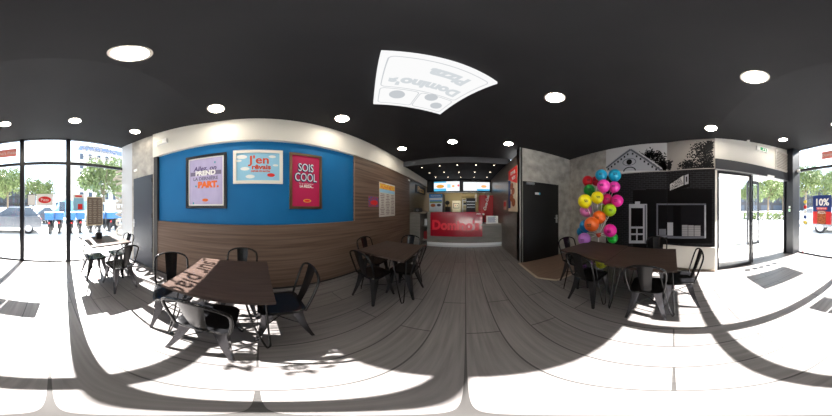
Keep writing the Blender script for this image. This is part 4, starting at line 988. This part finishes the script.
# scooters
def make_scooter():
    t = thing('delivery_scooter', (0, 0, 0))     # front towards -Y
    M_sb = mat('scooter_blue', rgb(40, 96, 150), .5)
    for y, r_ in ((.42, .23), (-.62, .23)):
        w = MB().lathe([(.13, -.05), (.21, -.055), (.24, -.03), (.24, .03), (.21, .055), (.13, .05)], (0, y, .24), 20, 'x').build('wheel', M_tyre, t, smooth=40)
        MB().lathe([(.02, -.04), (.125, -.03), (.125, .03), (.02, .04)], (0, y, .24), 12, 'x').build('rim', M_rim2, w)
    MB().loft([[(-.05, .6, .45), (.05, .6, .45), (.05, .6, .6), (-.05, .6, .6)], [(-.14, .3, .4), (.14, .3, .4), (.12, .3, .74), (-.12, .3, .74)], [(-.15, 0, .22), (.15, 0, .22), (.12, 0, .7), (-.12, 0, .7)], [(-.16, -.1, .2), (.16, -.1, .2), (.16, -.1, .28), (-.16, -.1, .28)], [(-.16, -.32, .2), (.16, -.32, .2), (.16, -.34, .3), (-.16, -.34, .3)], [(-.17, -.4, .3), (.17, -.4, .3), (.15, -.44, .95), (-.15, -.44, .95)], [(-.08, -.55, .5), (.08, -.55, .5), (.08, -.5, .9), (-.08, -.5, .9)]]).build('body', M_black, t, smooth=40)
    MB().loft([[(-.11, .5, .72), (.11, .5, .72), (.1, .5, .8), (-.1, .5, .8)], [(-.13, 0, .70), (.13, 0, .70), (.11, 0, .78), (-.11, 0, .78)]]).build('seat', M_tyre, t, smooth=40)
    b = MB().box(-.23, .23, .28, .75, .80, 1.2).build('delivery_box', M_sb, t); MB().box(-.235, .235, .275, .755, 1.17, 1.21).build('lid', mat('lid_white', rgb(210, 224, 236), .4), b)
    MB().tube([(-.32, -.38, 1.0), (-.1, -.46, 1.02), (.1, -.46, 1.02), (.32, -.38, 1.0)], .014, 6).build('handlebar', M_black, t)
    MB().tube([(0, -.6, .26), (0, -.46, 1.0)], .03, 6).build('fork', M_black, t)
    MB().box(-.045, .045, .752, .765, .60, .68).build('tail_light', M_pred, t)
    MB().box(-.08, .08, .66, .68, .35, .55).build('mudguard', M_black, t)
    return t
sc1 = make_scooter()
od = ['leftmost', 'second from the left', 'third from the left', 'fourth from the left', 'fifth from the left', 'sixth from the left', 'seventh from the left', 'rightmost']
for i, px in enumerate((51, 60, 71, 80, 89.5, 98.5, 107, 115)):
    o = sc1 if i == 0 else copy_tree(sc1)
    d = ray(px, 208); k = 7.6 / -d.y * 1.0
    o.location = (d.x * k, -7.6 - .15 * (i % 2), -.02); o.rotation_euler = (0, 0, math.radians(-8)); tag(o, f'delivery scooter with a blue box outside, {od[i]} of the parked row', 'scooter', 'parked delivery scooters')
# board on the pavement by the entrance
p = at(764, 5.6); r = thing('pavement_board', p, 'white pavement board with red and blue print outside the entrance', 'sign board', rz=math.radians(-40))
MB().slab([(-.28, .12, 0), (.28, .12, 0), (.28, .0, 1.15), (-.28, .0, 1.15)], (0, -1, 0), .02).build('panel', M_pap, r); MB().slab([(-.28, -.14, 0), (.28, -.14, 0), (.28, -.02, 1.15), (-.28, -.02, 1.15)], (0, -1, 0), .02).build('panel', M_pap, r)
mb = MB()
for i in range(5): mb.box(-.22 + .06 * (i % 2), .1 + .1 * ((i + 1) % 2), .095 - i * .02, .10 - i * .02 + .006, .25 + i * .18, .33 + i * .18)
mb.build('red_print', M_pred, r)
# hedge line beyond entrance
random.seed(5)
for i, (px, ds, lb) in enumerate(((776, 16, 'clipped hedge by the street beyond the entrance'),)):
    r = thing('hedge', at(px, ds), lb, 'hedge', rz=math.radians(45)); mb = MB()
    for _ in range(1500):
        p = Vector((random.uniform(-4, 4), random.uniform(-.4, .4), random.uniform(0, .9))); e = Euler([random.uniform(0, 6.28) for _ in range(3)]).to_matrix(); k = len(mb.v)
        mb.v += [p + e @ Vector(q) * .13 for q in ((-1, 0, 0), (0, -.6, 0), (1, 0, 0), (0, .6, 0))]; mb.f.append((k, k + 1, k + 2, k + 3))
    mb.build('foliage', M_leaf, r)

# ------------------------------------------------------------------ daylight
sun = bpy.data.lights.new('sun', 'SUN'); sun.energy = 33; sun.angle = math.radians(.3); sun.color = (1, .97, .93)
so = bpy.data.objects.new('sun', sun); C.objects.link(so)
so.rotation_euler = Vector((-.112, -1, .868)).to_track_quat('Z', 'Y').to_euler(); so.location = (-2, -20, 18)
w = bpy.data.worlds.new('sky'); sc.world = w; w.use_nodes = True
bg = w.node_tree.nodes['Background']; bg.inputs[0].default_value = (.66, .82, 1, 1); bg.inputs[1].default_value = 2.3

cam = bpy.data.cameras.new('camera'); co = bpy.data.objects.new('camera', cam); C.objects.link(co)
sc.render.engine = 'CYCLES'
cam.type = 'PANO'
try: cam.cycles.panorama_type = 'EQUIRECTANGULAR'
except Exception as e: print('pano', e); cam.panorama_type = 'EQUIRECTANGULAR'
co.location = CAM; co.rotation_euler = (PI / 2, 0, math.radians((465.7 - 416) * .43269)); cam.clip_end = 500; cam.clip_start = .01
sc.camera = co
sc.view_settings.view_transform = 'Standard'; sc.view_settings.look = 'None'; sc.view_settings.gamma = 1; sc.view_settings.exposure = .9
sc.view_settings.use_curve_mapping = False
sc.cycles.max_bounces = 10; sc.cycles.transparent_max_bounces = 16; sc.cycles.sample_clamp_indirect = 8
sc.cycles.use_denoising = True
